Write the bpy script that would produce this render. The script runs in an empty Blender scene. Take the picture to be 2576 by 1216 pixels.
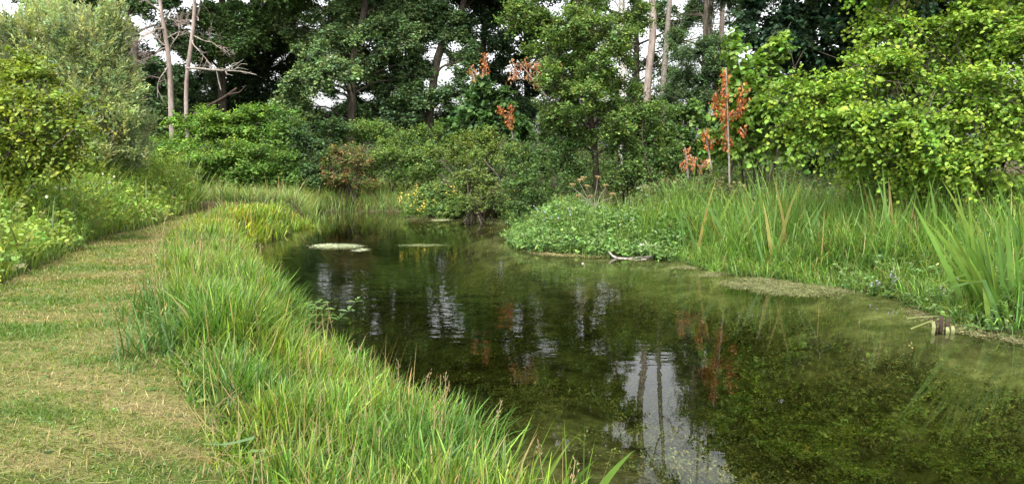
import bpy, math, numpy as np
from mathutils import Vector
R = np.random.default_rng(7)
scene = bpy.context.scene
COL = scene.collection
F, HZ, CZ = 1838.0, 365.0, 1.9            # focal length and horizon in photo units (2575 wide), eye height over the water
TH = math.atan((608 - HZ) / F)

def ray(px, py):
    x = (px - 1287.5) / F; v = (608 - py) / F
    c, s = math.cos(TH), math.sin(TH)
    return np.array([x, c + v * s, -s + v * c])
def W(px, py, Y):                          # point seen at photo position px,py at a distance of Y metres ahead
    d = ray(px, py); return np.array([0, 0, CZ]) + d * (Y / d[1])
def on(px, py, z):                         # point on the level z seen at photo position px,py
    d = ray(px, py); return (np.array([0, 0, CZ]) + d * ((z - CZ) / d[2]))
def m(px, Y): return px * Y / F            # photo units to metres at distance Y
def nrm(a): return a / np.maximum(np.linalg.norm(a, axis=-1, keepdims=True), 1e-9)

# ------------------------------------------------------------------ materials
def newmat(name):
    M = bpy.data.materials.new(name); M.use_nodes = True
    nt = M.node_tree; nt.nodes.clear()
    return M, nt, nt.nodes, nt.links
def ramp(N, stops):
    r = N.new('ShaderNodeValToRGB')
    while len(r.color_ramp.elements) > 1: r.color_ramp.elements.remove(r.color_ramp.elements[-1])
    r.color_ramp.elements[0].position = stops[0][0]; r.color_ramp.elements[0].color = (*stops[0][1], 1)
    for p, c in stops[1:]:
        e = r.color_ramp.elements.new(p); e.color = (*c, 1)
    return r
def leafmat(name, trans=0.35, gloss=0.05, rough=0.45, noise=0.25):
    M, nt, N, L = newmat(name)
    at = N.new('ShaderNodeAttribute'); at.attribute_name = 'col'
    tc = N.new('ShaderNodeTexCoord'); nz = N.new('ShaderNodeTexNoise'); nz.inputs['Scale'].default_value = 9; nz.inputs['Detail'].default_value = 3
    L.new(tc.outputs['Object'], nz.inputs['Vector'])
    mr = N.new('ShaderNodeMapRange'); mr.inputs['From Min'].default_value = .3; mr.inputs['From Max'].default_value = .7
    mr.inputs['To Min'].default_value = 1 - noise; mr.inputs['To Max'].default_value = 1 + noise
    L.new(nz.outputs['Fac'], mr.inputs['Value'])
    mul = N.new('ShaderNodeVectorMath'); mul.operation = 'SCALE'
    L.new(at.outputs['Color'], mul.inputs[0]); L.new(mr.outputs['Result'], mul.inputs['Scale'])
    hsv = N.new('ShaderNodeHueSaturation'); hsv.inputs['Saturation'].default_value = .96; L.new(mul.outputs[0], hsv.inputs['Color']); mul = hsv
    d = N.new('ShaderNodeBsdfDiffuse'); L.new(mul.outputs[0], d.inputs['Color'])
    t = N.new('ShaderNodeBsdfTranslucent')
    tm = N.new('ShaderNodeVectorMath'); tm.operation = 'MULTIPLY'; tm.inputs[1].default_value = (1.5, 1.5, .7)
    L.new(mul.outputs[0], tm.inputs[0]); L.new(tm.outputs[0], t.inputs['Color'])
    mx = N.new('ShaderNodeMixShader'); mx.inputs[0].default_value = trans
    L.new(d.outputs[0], mx.inputs[1]); L.new(t.outputs[0], mx.inputs[2])
    g = N.new('ShaderNodeBsdfGlossy'); g.inputs['Roughness'].default_value = rough; g.inputs['Color'].default_value = (1, 1, 1, 1)
    mg = N.new('ShaderNodeMixShader'); mg.inputs[0].default_value = gloss
    L.new(mx.outputs[0], mg.inputs[1]); L.new(g.outputs[0], mg.inputs[2])
    o = N.new('ShaderNodeOutputMaterial'); L.new(mg.outputs[0], o.inputs[0])
    return M
def barkmat(name, stops, scale=12, stretch=.25, rough=.9, bump=.4):
    M, nt, N, L = newmat(name)
    tc = N.new('ShaderNodeTexCoord'); mp = N.new('ShaderNodeMapping'); mp.inputs['Scale'].default_value = (1, 1, stretch)
    L.new(tc.outputs['Object'], mp.inputs['Vector'])
    nz = N.new('ShaderNodeTexNoise'); nz.inputs['Scale'].default_value = scale; nz.inputs['Detail'].default_value = 6; nz.inputs['Roughness'].default_value = .65
    L.new(mp.outputs[0], nz.inputs['Vector'])
    r = ramp(N, stops); L.new(nz.outputs['Fac'], r.inputs[0])
    b = N.new('ShaderNodeBsdfPrincipled'); b.inputs['Roughness'].default_value = rough
    b.inputs['Specular IOR Level'].default_value = .2
    L.new(r.outputs[0], b.inputs['Base Color'])
    bp = N.new('ShaderNodeBump'); bp.inputs['Strength'].default_value = bump; bp.inputs['Distance'].default_value = .03
    L.new(nz.outputs['Fac'], bp.inputs['Height']); L.new(bp.outputs[0], b.inputs['Normal'])
    o = N.new('ShaderNodeOutputMaterial'); L.new(b.outputs[0], o.inputs[0])
    return M
M_LEAF = leafmat('soft_leaf', .32, .014, .5)
M_FAR = leafmat('woodland_leaf', .24, .018, .5, .3)
M_GRASS = leafmat('grass_blade', .38, .02, .5, .12)
M_PETAL = leafmat('petal', .3, .02, .5, .1)
M_DRY = leafmat('dry_leaf', .3, .02, .6, .25)
M_WEED = leafmat('water_weed', .2, .02, .5, .3)
M_BARK = barkmat('brown_bark', [(.3, (.022, .018, .013)), (.55, (.07, .058, .043)), (.75, (.15, .13, .10))])
M_DARKBARK = barkmat('dark_bark', [(.3, (.012, .011, .009)), (.6, (.04, .036, .028)), (.8, (.08, .075, .06))])
M_PALEBARK = barkmat('pale_dead_bark', [(.3, (.11, .085, .07)), (.5, (.25, .20, .17)), (.75, (.40, .35, .31))], 9, .2)
M_SPECK = barkmat('speckled_bark', [(.30, (.09, .075, .06)), (.42, (.24, .21, .17)), (.48, (.5, .49, .45)), (.7, (.6, .59, .55))], 6, .8)
M_TWIG = barkmat('grey_twig', [(.3, (.13, .11, .09)), (.6, (.27, .24, .2)), (.8, (.36, .33, .29))], 20, .6)
M_DRIFT = barkmat('bleached_wood', [(.35, (.12, .10, .08)), (.5, (.34, .30, .26)), (.7, (.5, .46, .41))], 14, .6)
M_ROT = barkmat('rotten_wood', [(.3, (.012, .009, .006)), (.6, (.06, .04, .028)), (.8, (.12, .085, .06))], 10, .6)

# ------------------------------------------------------------------ mesh builder
class MB:
    def __init__(s): s.v = []; s.c = []; s.f = []; s.n = 0; s.smooth = False
    def add(s, v, faces, col):
        v = np.asarray(v, float).reshape(-1, 3); c = np.asarray(col, float)
        if c.ndim == 1: c = np.tile(c, (len(v), 1))
        s.v.append(v); s.c.append(c)
        for f in faces: s.f.append(np.asarray(f, int) + s.n)
        s.n += len(v)
    def build(s, name, mat, parent=None, smooth=False):
        org = np.array(parent.location) if parent is not None else np.zeros(3)
        if parent is not None and parent.parent is not None: org = org + np.array(parent.parent.location)
        V = np.concatenate(s.v) - org; C = np.concatenate(s.c)
        me = bpy.data.meshes.new(name)
        loops = np.concatenate([f.ravel() for f in s.f]); tot = np.concatenate([np.full(len(f), f.shape[1]) for f in s.f])
        st = np.concatenate([[0], np.cumsum(tot)[:-1]])
        me.vertices.add(len(V)); me.vertices.foreach_set('co', V.astype(np.float32).ravel())
        me.loops.add(len(loops)); me.loops.foreach_set('vertex_index', loops.astype(np.int32))
        me.polygons.add(len(tot)); me.polygons.foreach_set('loop_start', st.astype(np.int32))
        me.polygons.foreach_set('use_smooth', np.full(len(tot), bool(smooth)))
        a = me.attributes.new('col', 'FLOAT_COLOR', 'POINT')
        a.data.foreach_set('color', np.concatenate([C, np.ones((len(C), 1))], 1).astype(np.float32).ravel())
        me.update(calc_edges=True); me.validate()
        me.materials.append(mat)
        o = bpy.data.objects.new(name, me); COL.objects.link(o)
        if parent is not None: o.parent = parent
        return o

def tube(mb, pts, rad, sides=6, col=(.1, .1, .1)):
    P = np.asarray(pts, float); r = np.broadcast_to(np.asarray(rad, float), (len(P),))
    T = nrm(np.gradient(P, axis=0)); up = np.array([0, 0, 1.]) if abs(T[0, 2]) < .9 else np.array([1., 0, 0])
    A = nrm(np.cross(T, up)); B = np.cross(T, A)
    an = np.arange(sides) * 2 * math.pi / sides
    V = P[:, None] + r[:, None, None] * (np.cos(an)[None, :, None] * A[:, None] + np.sin(an)[None, :, None] * B[:, None])
    n = len(P); i = np.arange(n - 1)[:, None] * sides; j = np.arange(sides)[None]
    q = np.stack([i + j, i + (j + 1) % sides, i + sides + (j + 1) % sides, i + sides + j], -1).reshape(-1, 4)
    mb.add(V, [q, (np.arange(sides)[::-1])[None], (np.arange(sides) + (n - 1) * sides)[None]], col)
def wavy(a, b, n=6, sag=0., jit=.03):
    a, b = np.asarray(a, float), np.asarray(b, float); t = np.linspace(0, 1, n)[:, None]
    P = a + (b - a) * t; L = np.linalg.norm(b - a)
    P[:, 2] += sag * L * 4 * t[:, 0] * (1 - t[:, 0])
    P[1:-1] += R.normal(0, jit * L, (n - 2, 3)) if n > 2 else 0
    return P
def smoothline(P, n):
    P = np.asarray(P, float); s = np.concatenate([[0], np.cumsum(np.linalg.norm(np.diff(P, axis=0), axis=1))])
    t = np.linspace(0, s[-1], n); Q = np.stack([np.interp(t, s, P[:, k]) for k in range(P.shape[1])], 1)
    for _ in range(2): Q[1:-1] = .25 * Q[:-2] + .5 * Q[1:-1] + .25 * Q[2:]
    return Q

def leaves(mb, p, d, nv, L, Wd, col, kind='rhomb'):
    """p base, d axis, nv rough normal, one leaf per row"""
    N = len(p); d = nrm(d); s = nrm(np.cross(d, nv)); u = np.cross(s, d)
    L = np.broadcast_to(L, (N,))[:, None]; Wd = np.broadcast_to(Wd, (N,))[:, None]
    if kind == 'rhomb':
        V = np.stack([p, p + d * L * .5 + s * Wd * .5 + u * L * .06, p + d * L - u * L * .12, p + d * L * .45 - s * Wd * .5 + u * L * .06], 1)
        q = (np.arange(N)[:, None] * 4 + np.arange(4)); k = 4; fs = [q]
    elif kind == 'hex':
        V = np.stack([p, p + d * L * .3 + s * Wd * .45, p + d * L * .72 + s * Wd * .36 - u * L * .06, p + d * L - u * L * .16,
                      p + d * L * .72 - s * Wd * .36 - u * L * .06, p + d * L * .3 - s * Wd * .45], 1); k = 6
        b = np.arange(N)[:, None] * 6
        fs = [b + np.array([0, 1, 2, 3]), b + np.array([0, 3, 4, 5])]
    elif kind == 'broad':                      # a round pointed leaf folded along its midrib
        f = .10
        V = np.stack([p, p + d * L * .5 - u * L * .03, p + d * L - u * L * .22,
                      p + d * L * .18 + s * Wd * .42 + u * L * f, p + d * L * .62 + s * Wd * .46 + u * L * (f - .06),
                      p + d * L * .18 - s * Wd * .42 + u * L * f, p + d * L * .62 - s * Wd * .46 + u * L * (f - .06)], 1); k = 7
        b = np.arange(N)[:, None] * 7
        fs = [b + np.array([0, 3, 4, 1]), b + np.array([0, 1, 6, 5]), b + np.array([1, 4, 2]), b + np.array([1, 2, 6])]
    mb.add(V.reshape(-1, 3), fs, np.repeat(col, k, 0))

def sprays(mb, o, d, ln, K, leafL, leafW, col, droop=.25, flat=.7, tip=(1.15, 1.12, .9), var=.18, lvar=.12, kind='rhomb', spread=.75, hue=.10, tw=None):
    """twigs carrying K leaves each, alternating left and right in a loose flat layer"""
    N = len(o)
    if N == 0: return
    d = nrm(d); ln = np.broadcast_to(ln, (N,))
    side = nrm(np.cross(d, np.array([0, 0, 1.])) + R.normal(0, .05, (N, 3)))
    t = (np.arange(K) + R.random((N, K)) * .7 + .15) / K
    sg = np.where(np.arange(K) % 2 == 0, 1., -1.)[None, :, None]
    p = o[:, None] + d[:, None] * (ln[:, None] * t)[..., None]
    p[..., 2] -= droop * ln[:, None] * t ** 2
    ax = d[:, None] * (1 - spread) + side[:, None] * sg * spread + R.normal(0, .28, (N, K, 3))
    ax[..., 2] -= droop * t
    p = p + R.normal(0, .03, (N, K, 3)) * ln[:, None, None]
    nv = np.array([0, 0, 1.]) * flat + R.normal(0, 1 - flat + .12, (N, K, 3))
    sc = R.uniform(.7, 1.25, (N, K))
    c = np.asarray(col)
    c = c if c.ndim == 2 else np.tile(c, (N, 1))
    c = c[:, None] * np.exp(R.normal(0, var, (N, 1, 1))) * np.exp(R.normal(0, lvar, (N, K, 1)))
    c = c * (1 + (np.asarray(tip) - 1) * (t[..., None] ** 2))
    h = R.normal(0, hue, (N, 1)) ; c = c * np.stack([1 + h, np.ones_like(h), 1 - h], -1)
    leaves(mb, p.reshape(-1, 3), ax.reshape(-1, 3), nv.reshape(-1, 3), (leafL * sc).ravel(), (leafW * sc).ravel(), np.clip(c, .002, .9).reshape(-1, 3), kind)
    if tw is not None:
        for i in range(N):
            e = o[i] + d[i] * ln[i] * .8; e[2] -= droop * ln[i] * .6
            tube(tw, [o[i] - d[i] * ln[i] * .5, o[i] + d[i] * ln[i] * .3, e], [.007, .005, .002], 3)

def blades(mb, P, h, w, lean, curl, col, rows=5, az=None, kink=0.06, base=(.75, .8, .7), tipc=(1.1, 1.05, .8), fan=False):
    N = len(P); h = np.broadcast_to(h, (N,)); w = np.broadcast_to(w, (N,))
    az = R.uniform(0, 2 * math.pi, N) if az is None else az
    a = np.stack([np.cos(az), np.sin(az), np.zeros(N)], 1)
    fa = az + math.pi / 2 + R.normal(0, .5, N); s = np.stack([np.cos(fa), np.sin(fa), np.zeros(N)], 1)
    th = np.broadcast_to(lean, (N,)).copy(); cu = np.broadcast_to(curl, (N,))
    kk = R.random(N) < kink; kt = R.uniform(.45, .8, N)
    p = np.array(P, float); rowsP = [p.copy()]; S = []
    for i in range(1, rows):
        t = i / (rows - 1); ang = th + cu * t + np.where(kk & (t > kt), R.uniform(1.2, 1.9, N), 0)
        p = p + (np.sin(ang)[:, None] * a + np.cos(ang)[:, None] * np.array([0, 0, 1.])) * (h / (rows - 1))[:, None]
        rowsP.append(p.copy()); S.append(np.cos(ang)[:, None] * a - np.sin(ang)[:, None] * np.array([0, 0, 1.]))
    S = np.stack([S[0]] + S, 1) + R.normal(0, .25, (N, 1, 3)) if fan else np.repeat(s[:, None], rows, 1)
    t = np.linspace(0, 1, rows); prof = np.minimum(1, .55 + 1.5 * t) * (1 - t ** 2.2) + .03
    Q = np.stack(rowsP, 1); wd = w[:, None] * prof[None] * .5
    V = np.stack([Q - S * wd[..., None], Q + S * wd[..., None]], 2)
    c = np.asarray(col); c = c if c.ndim == 2 else np.tile(c, (N, 1))
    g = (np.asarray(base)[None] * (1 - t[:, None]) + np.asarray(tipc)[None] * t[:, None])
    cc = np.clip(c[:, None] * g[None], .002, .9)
    C = np.repeat(cc[:, :, None], 2, 2)
    b = np.arange(N)[:, None, None] * rows * 2 + np.arange(rows - 1)[None, :, None] * 2
    q = (b + np.array([0, 1, 3, 2])).reshape(-1, 4)
    mb.add(V.reshape(-1, 3), [q], C.reshape(-1, 3))

def palette(N, cols, wts, var=.18):
    cols = np.asarray(cols, float); k = R.choice(len(cols), N, p=np.asarray(wts) / np.sum(wts))
    return cols[k] * np.exp(R.normal(0, var, (N, 1))) * np.exp(R.normal(0, .06, (N, 3)))

# ------------------------------------------------------------------ naming
def tag(o, label=None, cat=None, group=None, kind=None):
    if label: o['label'] = label
    if cat: o['category'] = cat
    if group: o['group'] = group
    if kind: o['kind'] = kind
    return o
def thing(name, loc, label, cat, group=None):
    o = bpy.data.objects.new(name, None); COL.objects.link(o); o.location = [float(x) for x in loc]; o.empty_display_size = .2
    return tag(o, label, cat, group)

# ------------------------------------------------------------------ land and water
def P2(z, L): return [tuple(on(a, b, z)[:2]) for a, b in L]
LEFT_SHORE = P2(.33, [(1480, 1225), (1300, 1105), (1180, 1025), (1060, 940), (960, 875), (800, 805), (705, 715), (650, 650)])
SHORE = ([(5.5, -6), (1.6, -6), (1.0, 1.2)] + LEFT_SHORE +
         P2(0, [(628, 622), (700, 600), (750, 577), (778, 547), (790, 532), (900, 531), (1010, 533), (1022, 550), (1130, 551), (1165, 548), (1270, 558), (1290, 575),
                (1272, 604), (1312, 632), (1500, 645), (1660, 648), (1705, 656), (1800, 690), (1950, 703), (2130, 730), (2250, 747), (2330, 790), (2380, 824), (2575, 850), (2800, 900)]) + [(7.5, 3)])
SHORE = np.array(SHORE)
def inside(poly, x, y):
    poly = np.asarray(poly); r = np.zeros(np.shape(x), bool); n = len(poly); j = n - 1
    for i in range(n):
        (xi, yi), (xj, yj) = poly[i], poly[j]
        if yi != yj:
            c = ((yi > y) != (yj > y)) & (x < (xj - xi) * (y - yi) / (yj - yi) + xi); r ^= c
        j = i
    return r
def pdist(poly, x, y, closed=True):
    poly = np.asarray(poly); D = np.full(np.shape(x), 1e9); n = len(poly)
    for i in range(n if closed else n - 1):
        a, b = poly[i], poly[(i + 1) % n]; e = b - a; l2 = max(e @ e, 1e-9)
        t = np.clip(((x - a[0]) * e[0] + (y - a[1]) * e[1]) / l2, 0, 1)
        D = np.minimum(D, np.hypot(x - a[0] - t * e[0], y - a[1] - t * e[1]))
    return D
def sdist(x, y):
    D = pdist(SHORE, x, y); return np.where(inside(SHORE, x, y), -D, D)
def sst(t): t = np.clip(t, 0, 1); return t * t * (3 - 2 * t)
def lump(x, y): return .5 * np.sin(1.7 * x + .6 * y) * np.sin(1.3 * y - .7 * x) + .3 * np.sin(3.9 * x + 2.1) * np.sin(4.3 * y)
def height(x, y):
    x = np.asarray(x, float); y = np.asarray(y, float)
    sd = sdist(x, y)
    left = sst((-(x + 1.0) + (y - 12) * .0) / 2.0)           # 1 on the path bank, 0 on the boggy right bank
    top = .16 + .26 * np.where(y < 19.5, left, .2)
    far = sst((y - 22) / 20) * .5
    up = -.02 + (top + .02) * sst(sd / np.where(left > .5, .45, 1.2)) + far * (sd > 0) + .015 * lump(x, y) * (sd > .6)
    dn = -.02 - .72 * sst(-sd / (3.0 - 2.1 * sst((1.2 - x + (y - 4) * -.16) / 1.6))) + .05 * lump(x * 1.7, y * 1.7) * sst(-sd / .8)
    return np.where(sd >= 0, up, dn)
def grid_axis(lo, hi, step, far):
    a = np.arange(lo, hi + step / 2, step); out = []; s = step; p = hi
    while p < far: s *= 1.5; p += s; out.append(p)
    out2 = []; s = step; p = lo
    while p > -far: s *= 1.5; p -= s; out2.append(p)
    return np.concatenate([out2[::-1], a, out])
gx = grid_axis(-14, 12, .11, 700); gy = grid_axis(0, 25, .11, 700)
X, Y_ = np.meshgrid(gx, gy); Zg = height(X, Y_)
nx, ny = len(gx), len(gy)
mb = MB(); i = (np.arange(ny - 1)[:, None] * nx + np.arange(nx - 1)[None]).ravel()
mb.add(np.stack([X, Y_, Zg], -1), [np.stack([i, i + 1, i + 1 + nx, i + nx], -1)], (.1, .1, .1))

def groundmat():
    M, nt, N, L = newmat('bank_and_bed')
    g = N.new('ShaderNodeNewGeometry'); sp = N.new('ShaderNodeSeparateXYZ'); L.new(g.outputs['Position'], sp.inputs[0])
    def noise(sc, det=5, rough=.6, dist=0):
        n = N.new('ShaderNodeTexNoise'); n.inputs['Scale'].default_value = sc; n.inputs['Detail'].default_value = det
        n.inputs['Roughness'].default_value = rough; n.inputs['Distortion'].default_value = dist
        L.new(g.outputs['Position'], n.inputs['Vector']); return n
    a = noise(1.5, 10, .75, .25); b = noise(9, 5, .6)
    land = ramp(N, [(.3, (.030, .022, .013)), (.5, (.055, .045, .022)), (.7, (.075, .085, .03))]); L.new(b.outputs['Fac'], land.inputs[0])
    bed = ramp(N, [(.32, (.020, .020, .009)), (.44, (.05, .049, .024)), (.54, (.10, .10, .05)), (.68, (.18, .18, .095))]); L.new(a.outputs['Fac'], bed.inputs[0])
    bed2 = ramp(N, [(.35, (.55, .55, .5)), (.65, (1.35, 1.35, 1.2))]); c = noise(6, 6, .7, .8); L.new(c.outputs['Fac'], bed2.inputs[0])
    bm = N.new('ShaderNodeMix'); bm.data_type = 'RGBA'; bm.blend_type = 'MULTIPLY'; bm.inputs[0].default_value = 1
    L.new(bed.outputs[0], bm.inputs[6]); L.new(bed2.outputs[0], bm.inputs[7])
    mr = N.new('ShaderNodeMapRange'); mr.inputs['From Min'].default_value = -.03; mr.inputs['From Max'].default_value = .03
    L.new(sp.outputs['Z'], mr.inputs['Value'])
    mx = N.new('ShaderNodeMix'); mx.data_type = 'RGBA'; L.new(mr.outputs[0], mx.inputs[0]); L.new(bm.outputs[2], mx.inputs[6]); L.new(land.outputs[0], mx.inputs[7])
    p = N.new('ShaderNodeBsdfPrincipled'); p.inputs['Roughness'].default_value = .95; p.inputs['Specular IOR Level'].default_value = .1
    L.new(mx.outputs[2], p.inputs['Base Color'])
    bp = N.new('ShaderNodeBump'); bp.inputs['Strength'].default_value = .6; bp.inputs['Distance'].default_value = .05
    L.new(b.outputs['Fac'], bp.inputs['Height']); L.new(bp.outputs[0], p.inputs['Normal'])
    o = N.new('ShaderNodeOutputMaterial'); L.new(p.outputs[0], o.inputs[0]); return M
tag(mb.build('ground', groundmat(), None, True), kind='structure')

def watermat():
    M, nt, N, L = newmat('pond_water')
    g = N.new('ShaderNodeNewGeometry')
    def nz(scx, scy, sc, det, rot=0.):
        mp = N.new('ShaderNodeMapping'); mp.inputs['Scale'].default_value = (scx, scy, 1); mp.inputs['Rotation'].default_value = (0, 0, rot)
        L.new(g.outputs['Position'], mp.inputs['Vector'])
        n = N.new('ShaderNodeTexNoise'); n.inputs['Scale'].default_value = sc; n.inputs['Detail'].default_value = det; n.inputs['Roughness'].default_value = .5
        n.inputs['Distortion'].default_value = .4
        L.new(mp.outputs[0], n.inputs['Vector']); return n
    r1 = nz(1.0, 3.0, 1.25, 3, .10); r2 = nz(3.0, 6.5, 1.6, 2, -.15)
    zone = nz(1, 1.6, .28, 2)                                  # breezy and calm patches
    sp = N.new('ShaderNodeSeparateXYZ'); L.new(g.outputs['Position'], sp.inputs[0])
    fy = N.new('ShaderNodeMapRange'); fy.inputs['From Min'].default_value = 5.2; fy.inputs['From Max'].default_value = 8.5
    fy.inputs['To Min'].default_value = .10; fy.inputs['To Max'].default_value = 1.0; L.new(sp.outputs['Y'], fy.inputs['Value'])
    f2 = N.new('ShaderNodeMapRange'); f2.inputs['From Min'].default_value = 12; f2.inputs['From Max'].default_value = 16
    f2.inputs['To Min'].default_value = 1.0; f2.inputs['To Max'].default_value = .22; L.new(sp.outputs['Y'], f2.inputs['Value'])
    fx = N.new('ShaderNodeMapRange'); fx.inputs['From Min'].default_value = 1.2; fx.inputs['From Max'].default_value = 3.2
    fx.inputs['To Min'].default_value = 1.0; fx.inputs['To Max'].default_value = .3; L.new(sp.outputs['X'], fx.inputs['Value'])
    zr = N.new('ShaderNodeMapRange'); zr.inputs['From Min'].default_value = .35; zr.inputs['From Max'].default_value = .65
    zr.inputs['To Min'].default_value = .45; zr.inputs['To Max'].default_value = 1.2; L.new(zone.outputs['Fac'], zr.inputs['Value'])
    def mul(a, b):
        x = N.new('ShaderNodeMath'); x.operation = 'MULTIPLY'
        L.new(a, x.inputs[0]); L.new(b, x.inputs[1]) if not isinstance(b, float) else setattr(x.inputs[1], 'default_value', b); return x.outputs[0]
    amp = mul(mul(mul(fy.outputs[0], f2.outputs[0]), fx.outputs[0]), zr.outputs[0])
    h = N.new('ShaderNodeMath'); h.operation = 'ADD'
    L.new(mul(r1.outputs['Fac'], .0065), h.inputs[0]); L.new(mul(r2.outputs['Fac'], .0018), h.inputs[1])
    hh = mul(h.outputs[0], amp)
    bp = N.new('ShaderNodeBump'); bp.inputs['Strength'].default_value = 1; bp.inputs['Distance'].default_value = 1
    L.new(hh, bp.inputs['Height'])
    fr = N.new('ShaderNodeFresnel'); fr.inputs['IOR'].default_value = 1.33; L.new(bp.outputs[0], fr.inputs['Normal'])
    tr = N.new('ShaderNodeBsdfTransparent'); tr.inputs['Color'].default_value = (.86, .88, .78, 1)
    gl = N.new('ShaderNodeBsdfGlossy'); gl.inputs['Roughness'].default_value = .0; gl.inputs['Color'].default_value = (1, 1, 1, 1)
    L.new(bp.outputs[0], gl.inputs['Normal'])
    mx = N.new('ShaderNodeMixShader'); L.new(fr.outputs[0], mx.inputs[0]); L.new(tr.outputs[0], mx.inputs[1]); L.new(gl.outputs[0], mx.inputs[2])
    o = N.new('ShaderNodeOutputMaterial'); L.new(mx.outputs[0], o.inputs[0])
    va = N.new('ShaderNodeVolumeAbsorption'); va.inputs['Color'].default_value = (.48, .52, .30, 1); va.inputs['Density'].default_value = 1.25
    L.new(va.outputs[0], o.inputs['Volume']); return M
mb = MB()                                   # the body of water: its surface and the peaty water under it
mb.add([(x, y, z) for z in (-1.4, 0) for x, y in ((-7, -6.3), (11, -6.3), (11, 23), (-7, 23))], [[[4, 5, 6, 7], [3, 2, 1, 0], [0, 1, 5, 4], [1, 2, 6, 5], [2, 3, 7, 6], [3, 0, 4, 7]]], (.1, .1, .1))
tag(mb.build('water', watermat()), kind='structure')

PATH_L = [(-3.4, -3), (-4.2, 2), (-5.0, 5.5)] + P2(.42, [(0, 720), (130, 660), (250, 600), (400, 566)]) + [(-7.0, 15.4), (-6.6, 17.0), (-6.2, 18.3), (-4, 18.9)]
PATH_R = [(.6, -3), (-.25, 1.2)] + P2(.42, [(640, 1216), (590, 1150), (520, 1080), (460, 950), (415, 890), (375, 800), (370, 680), (385, 620), (430, 578)]) + [(-6.45, 15.3), (-6.1, 16.5), (-5.4, 17.9), (-4, 18.5)]
LP = smoothline(PATH_L, 150); RP = smoothline(PATH_R, 150)
mb = MB(); k = np.linspace(0, 1, 24)[None, :, None]
RPW = RP + np.array([.14, .02])                 # the turf runs a little way under the tall grass
PP = LP[:, None] * (1 - k) + RPW[:, None] * k
PZ = height(PP[..., 0], PP[..., 1]) + .006
i = (np.arange(149)[:, None] * 24 + np.arange(23)[None]).ravel()
mb.add(np.concatenate([PP, PZ[..., None]], -1), [np.stack([i, i + 1, i + 25, i + 24], -1)], (.1, .1, .1))
PATHPOLY = np.concatenate([LP, RP[::-1]]); TURF = np.concatenate([LP, RPW[::-1]])
def pathmat():
    M, nt, N, L = newmat('mown_turf')
    g = N.new('ShaderNodeNewGeometry')
    def nz(sx, sy, sc, det=6, rot=.25, dist=.3):
        mp = N.new('ShaderNodeMapping'); mp.inputs['Scale'].default_value = (sx, sy, 1); mp.inputs['Rotation'].default_value = (0, 0, rot)
        L.new(g.outputs['Position'], mp.inputs['Vector'])
        n = N.new('ShaderNodeTexNoise'); n.inputs['Scale'].default_value = sc; n.inputs['Detail'].default_value = det; n.inputs['Roughness'].default_value = .65; n.inputs['Distortion'].default_value = dist
        L.new(mp.outputs[0], n.inputs['Vector']); return n
    a = nz(.7, 2.2, 1.5, 8); b = nz(1, 1.5, 40, 4)
    r = ramp(N, [(.34, (.05, .085, .016)), (.48, (.10, .12, .03)), (.60, (.16, .15, .055)), (.74, (.22, .175, .085))]); L.new(a.outputs['Fac'], r.inputs[0])
    q = ramp(N, [(.3, (.5, .5, .5)), (.7, (1.3, 1.3, 1.3))]); L.new(b.outputs['Fac'], q.inputs[0])
    x = N.new('ShaderNodeMix'); x.data_type = 'RGBA'; x.blend_type = 'MULTIPLY'; x.inputs[0].default_value = 1
    L.new(r.outputs[0], x.inputs[6]); L.new(q.outputs[0], x.inputs[7])
    p = N.new('ShaderNodeBsdfPrincipled'); p.inputs['Roughness'].default_value = .95; p.inputs['Specular IOR Level'].default_value = .1
    L.new(x.outputs[2], p.inputs['Base Color'])
    bp = N.new('ShaderNodeBump'); bp.inputs['Strength'].default_value = .8; bp.inputs['Distance'].default_value = .02
    L.new(b.outputs['Fac'], bp.inputs['Height']); L.new(bp.outputs[0], p.inputs['Normal'])
    o = N.new('ShaderNodeOutputMaterial'); L.new(p.outputs[0], o.inputs[0]); return M
tag(mb.build('path', pathmat(), None, True), kind='structure')

# ------------------------------------------------------------------ sampling helpers
def scatter(poly, n, weight=None):
    poly = np.asarray(poly); lo, hi = poly.min(0), poly.max(0); out = []; got = 0
    while got < n:
        q = lo + (hi - lo) * R.random((n * 2, 2)); ok = inside(poly, q[:, 0], q[:, 1])
        if weight is not None: ok &= R.random(len(q)) < weight(q[:, 0], q[:, 1])
        q = q[ok]; out.append(q); got += len(q)
    return np.concatenate(out)[:n]
def ground3(q, dz=-.02): return np.concatenate([q, (height(q[:, 0], q[:, 1]) + dz)[:, None]], 1)
def vn(x, y, s, seed=0.):                  # cheap smooth noise 0..1
    x = x * s + seed * 7.3; y = y * s - seed * 3.1
    return .5 + .25 * (np.sin(x * 2.1 + 1.3 * np.sin(y * 1.7 + seed)) + np.sin(y * 2.7 + 1.1 * np.sin(x * 1.9 - seed)))

# ------------------------------------------------------------------ short turf and clippings on the path
mb = MB()
near = lambda x, y: np.clip(np.clip(1.15 - y / 15, .12, 1) ** 1.5 + .5 * (y > 13.5), 0, 1)
q = scatter(TURF, 190000, lambda x, y: near(x, y) * (x > -8) * (.45 + .7 * vn(x * .6, y * 2, 1.1, 1)))
q = q[q[:, 1] > 2.2]
v = vn(q[:, 0] * .6, q[:, 1] * 2, 1.1, 1); edge = np.clip(1 - pdist(PATHPOLY, q[:, 0], q[:, 1]) / .5, 0, 1)
pn = .55 * vn(q[:, 0] * .8 + .3 * q[:, 1], q[:, 1] * 2.4, 1.0, 41) + .3 * vn(q[:, 0], q[:, 1] * 1.6, 3.1, 43) + .15 * vn(q[:, 0], q[:, 1], 8.3, 47)
c = palette(len(q), [(.15, .20, .035), (.10, .165, .022), (.24, .20, .09), (.20, .21, .05)], [3, 3, .8, 2.4], .24)
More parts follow.
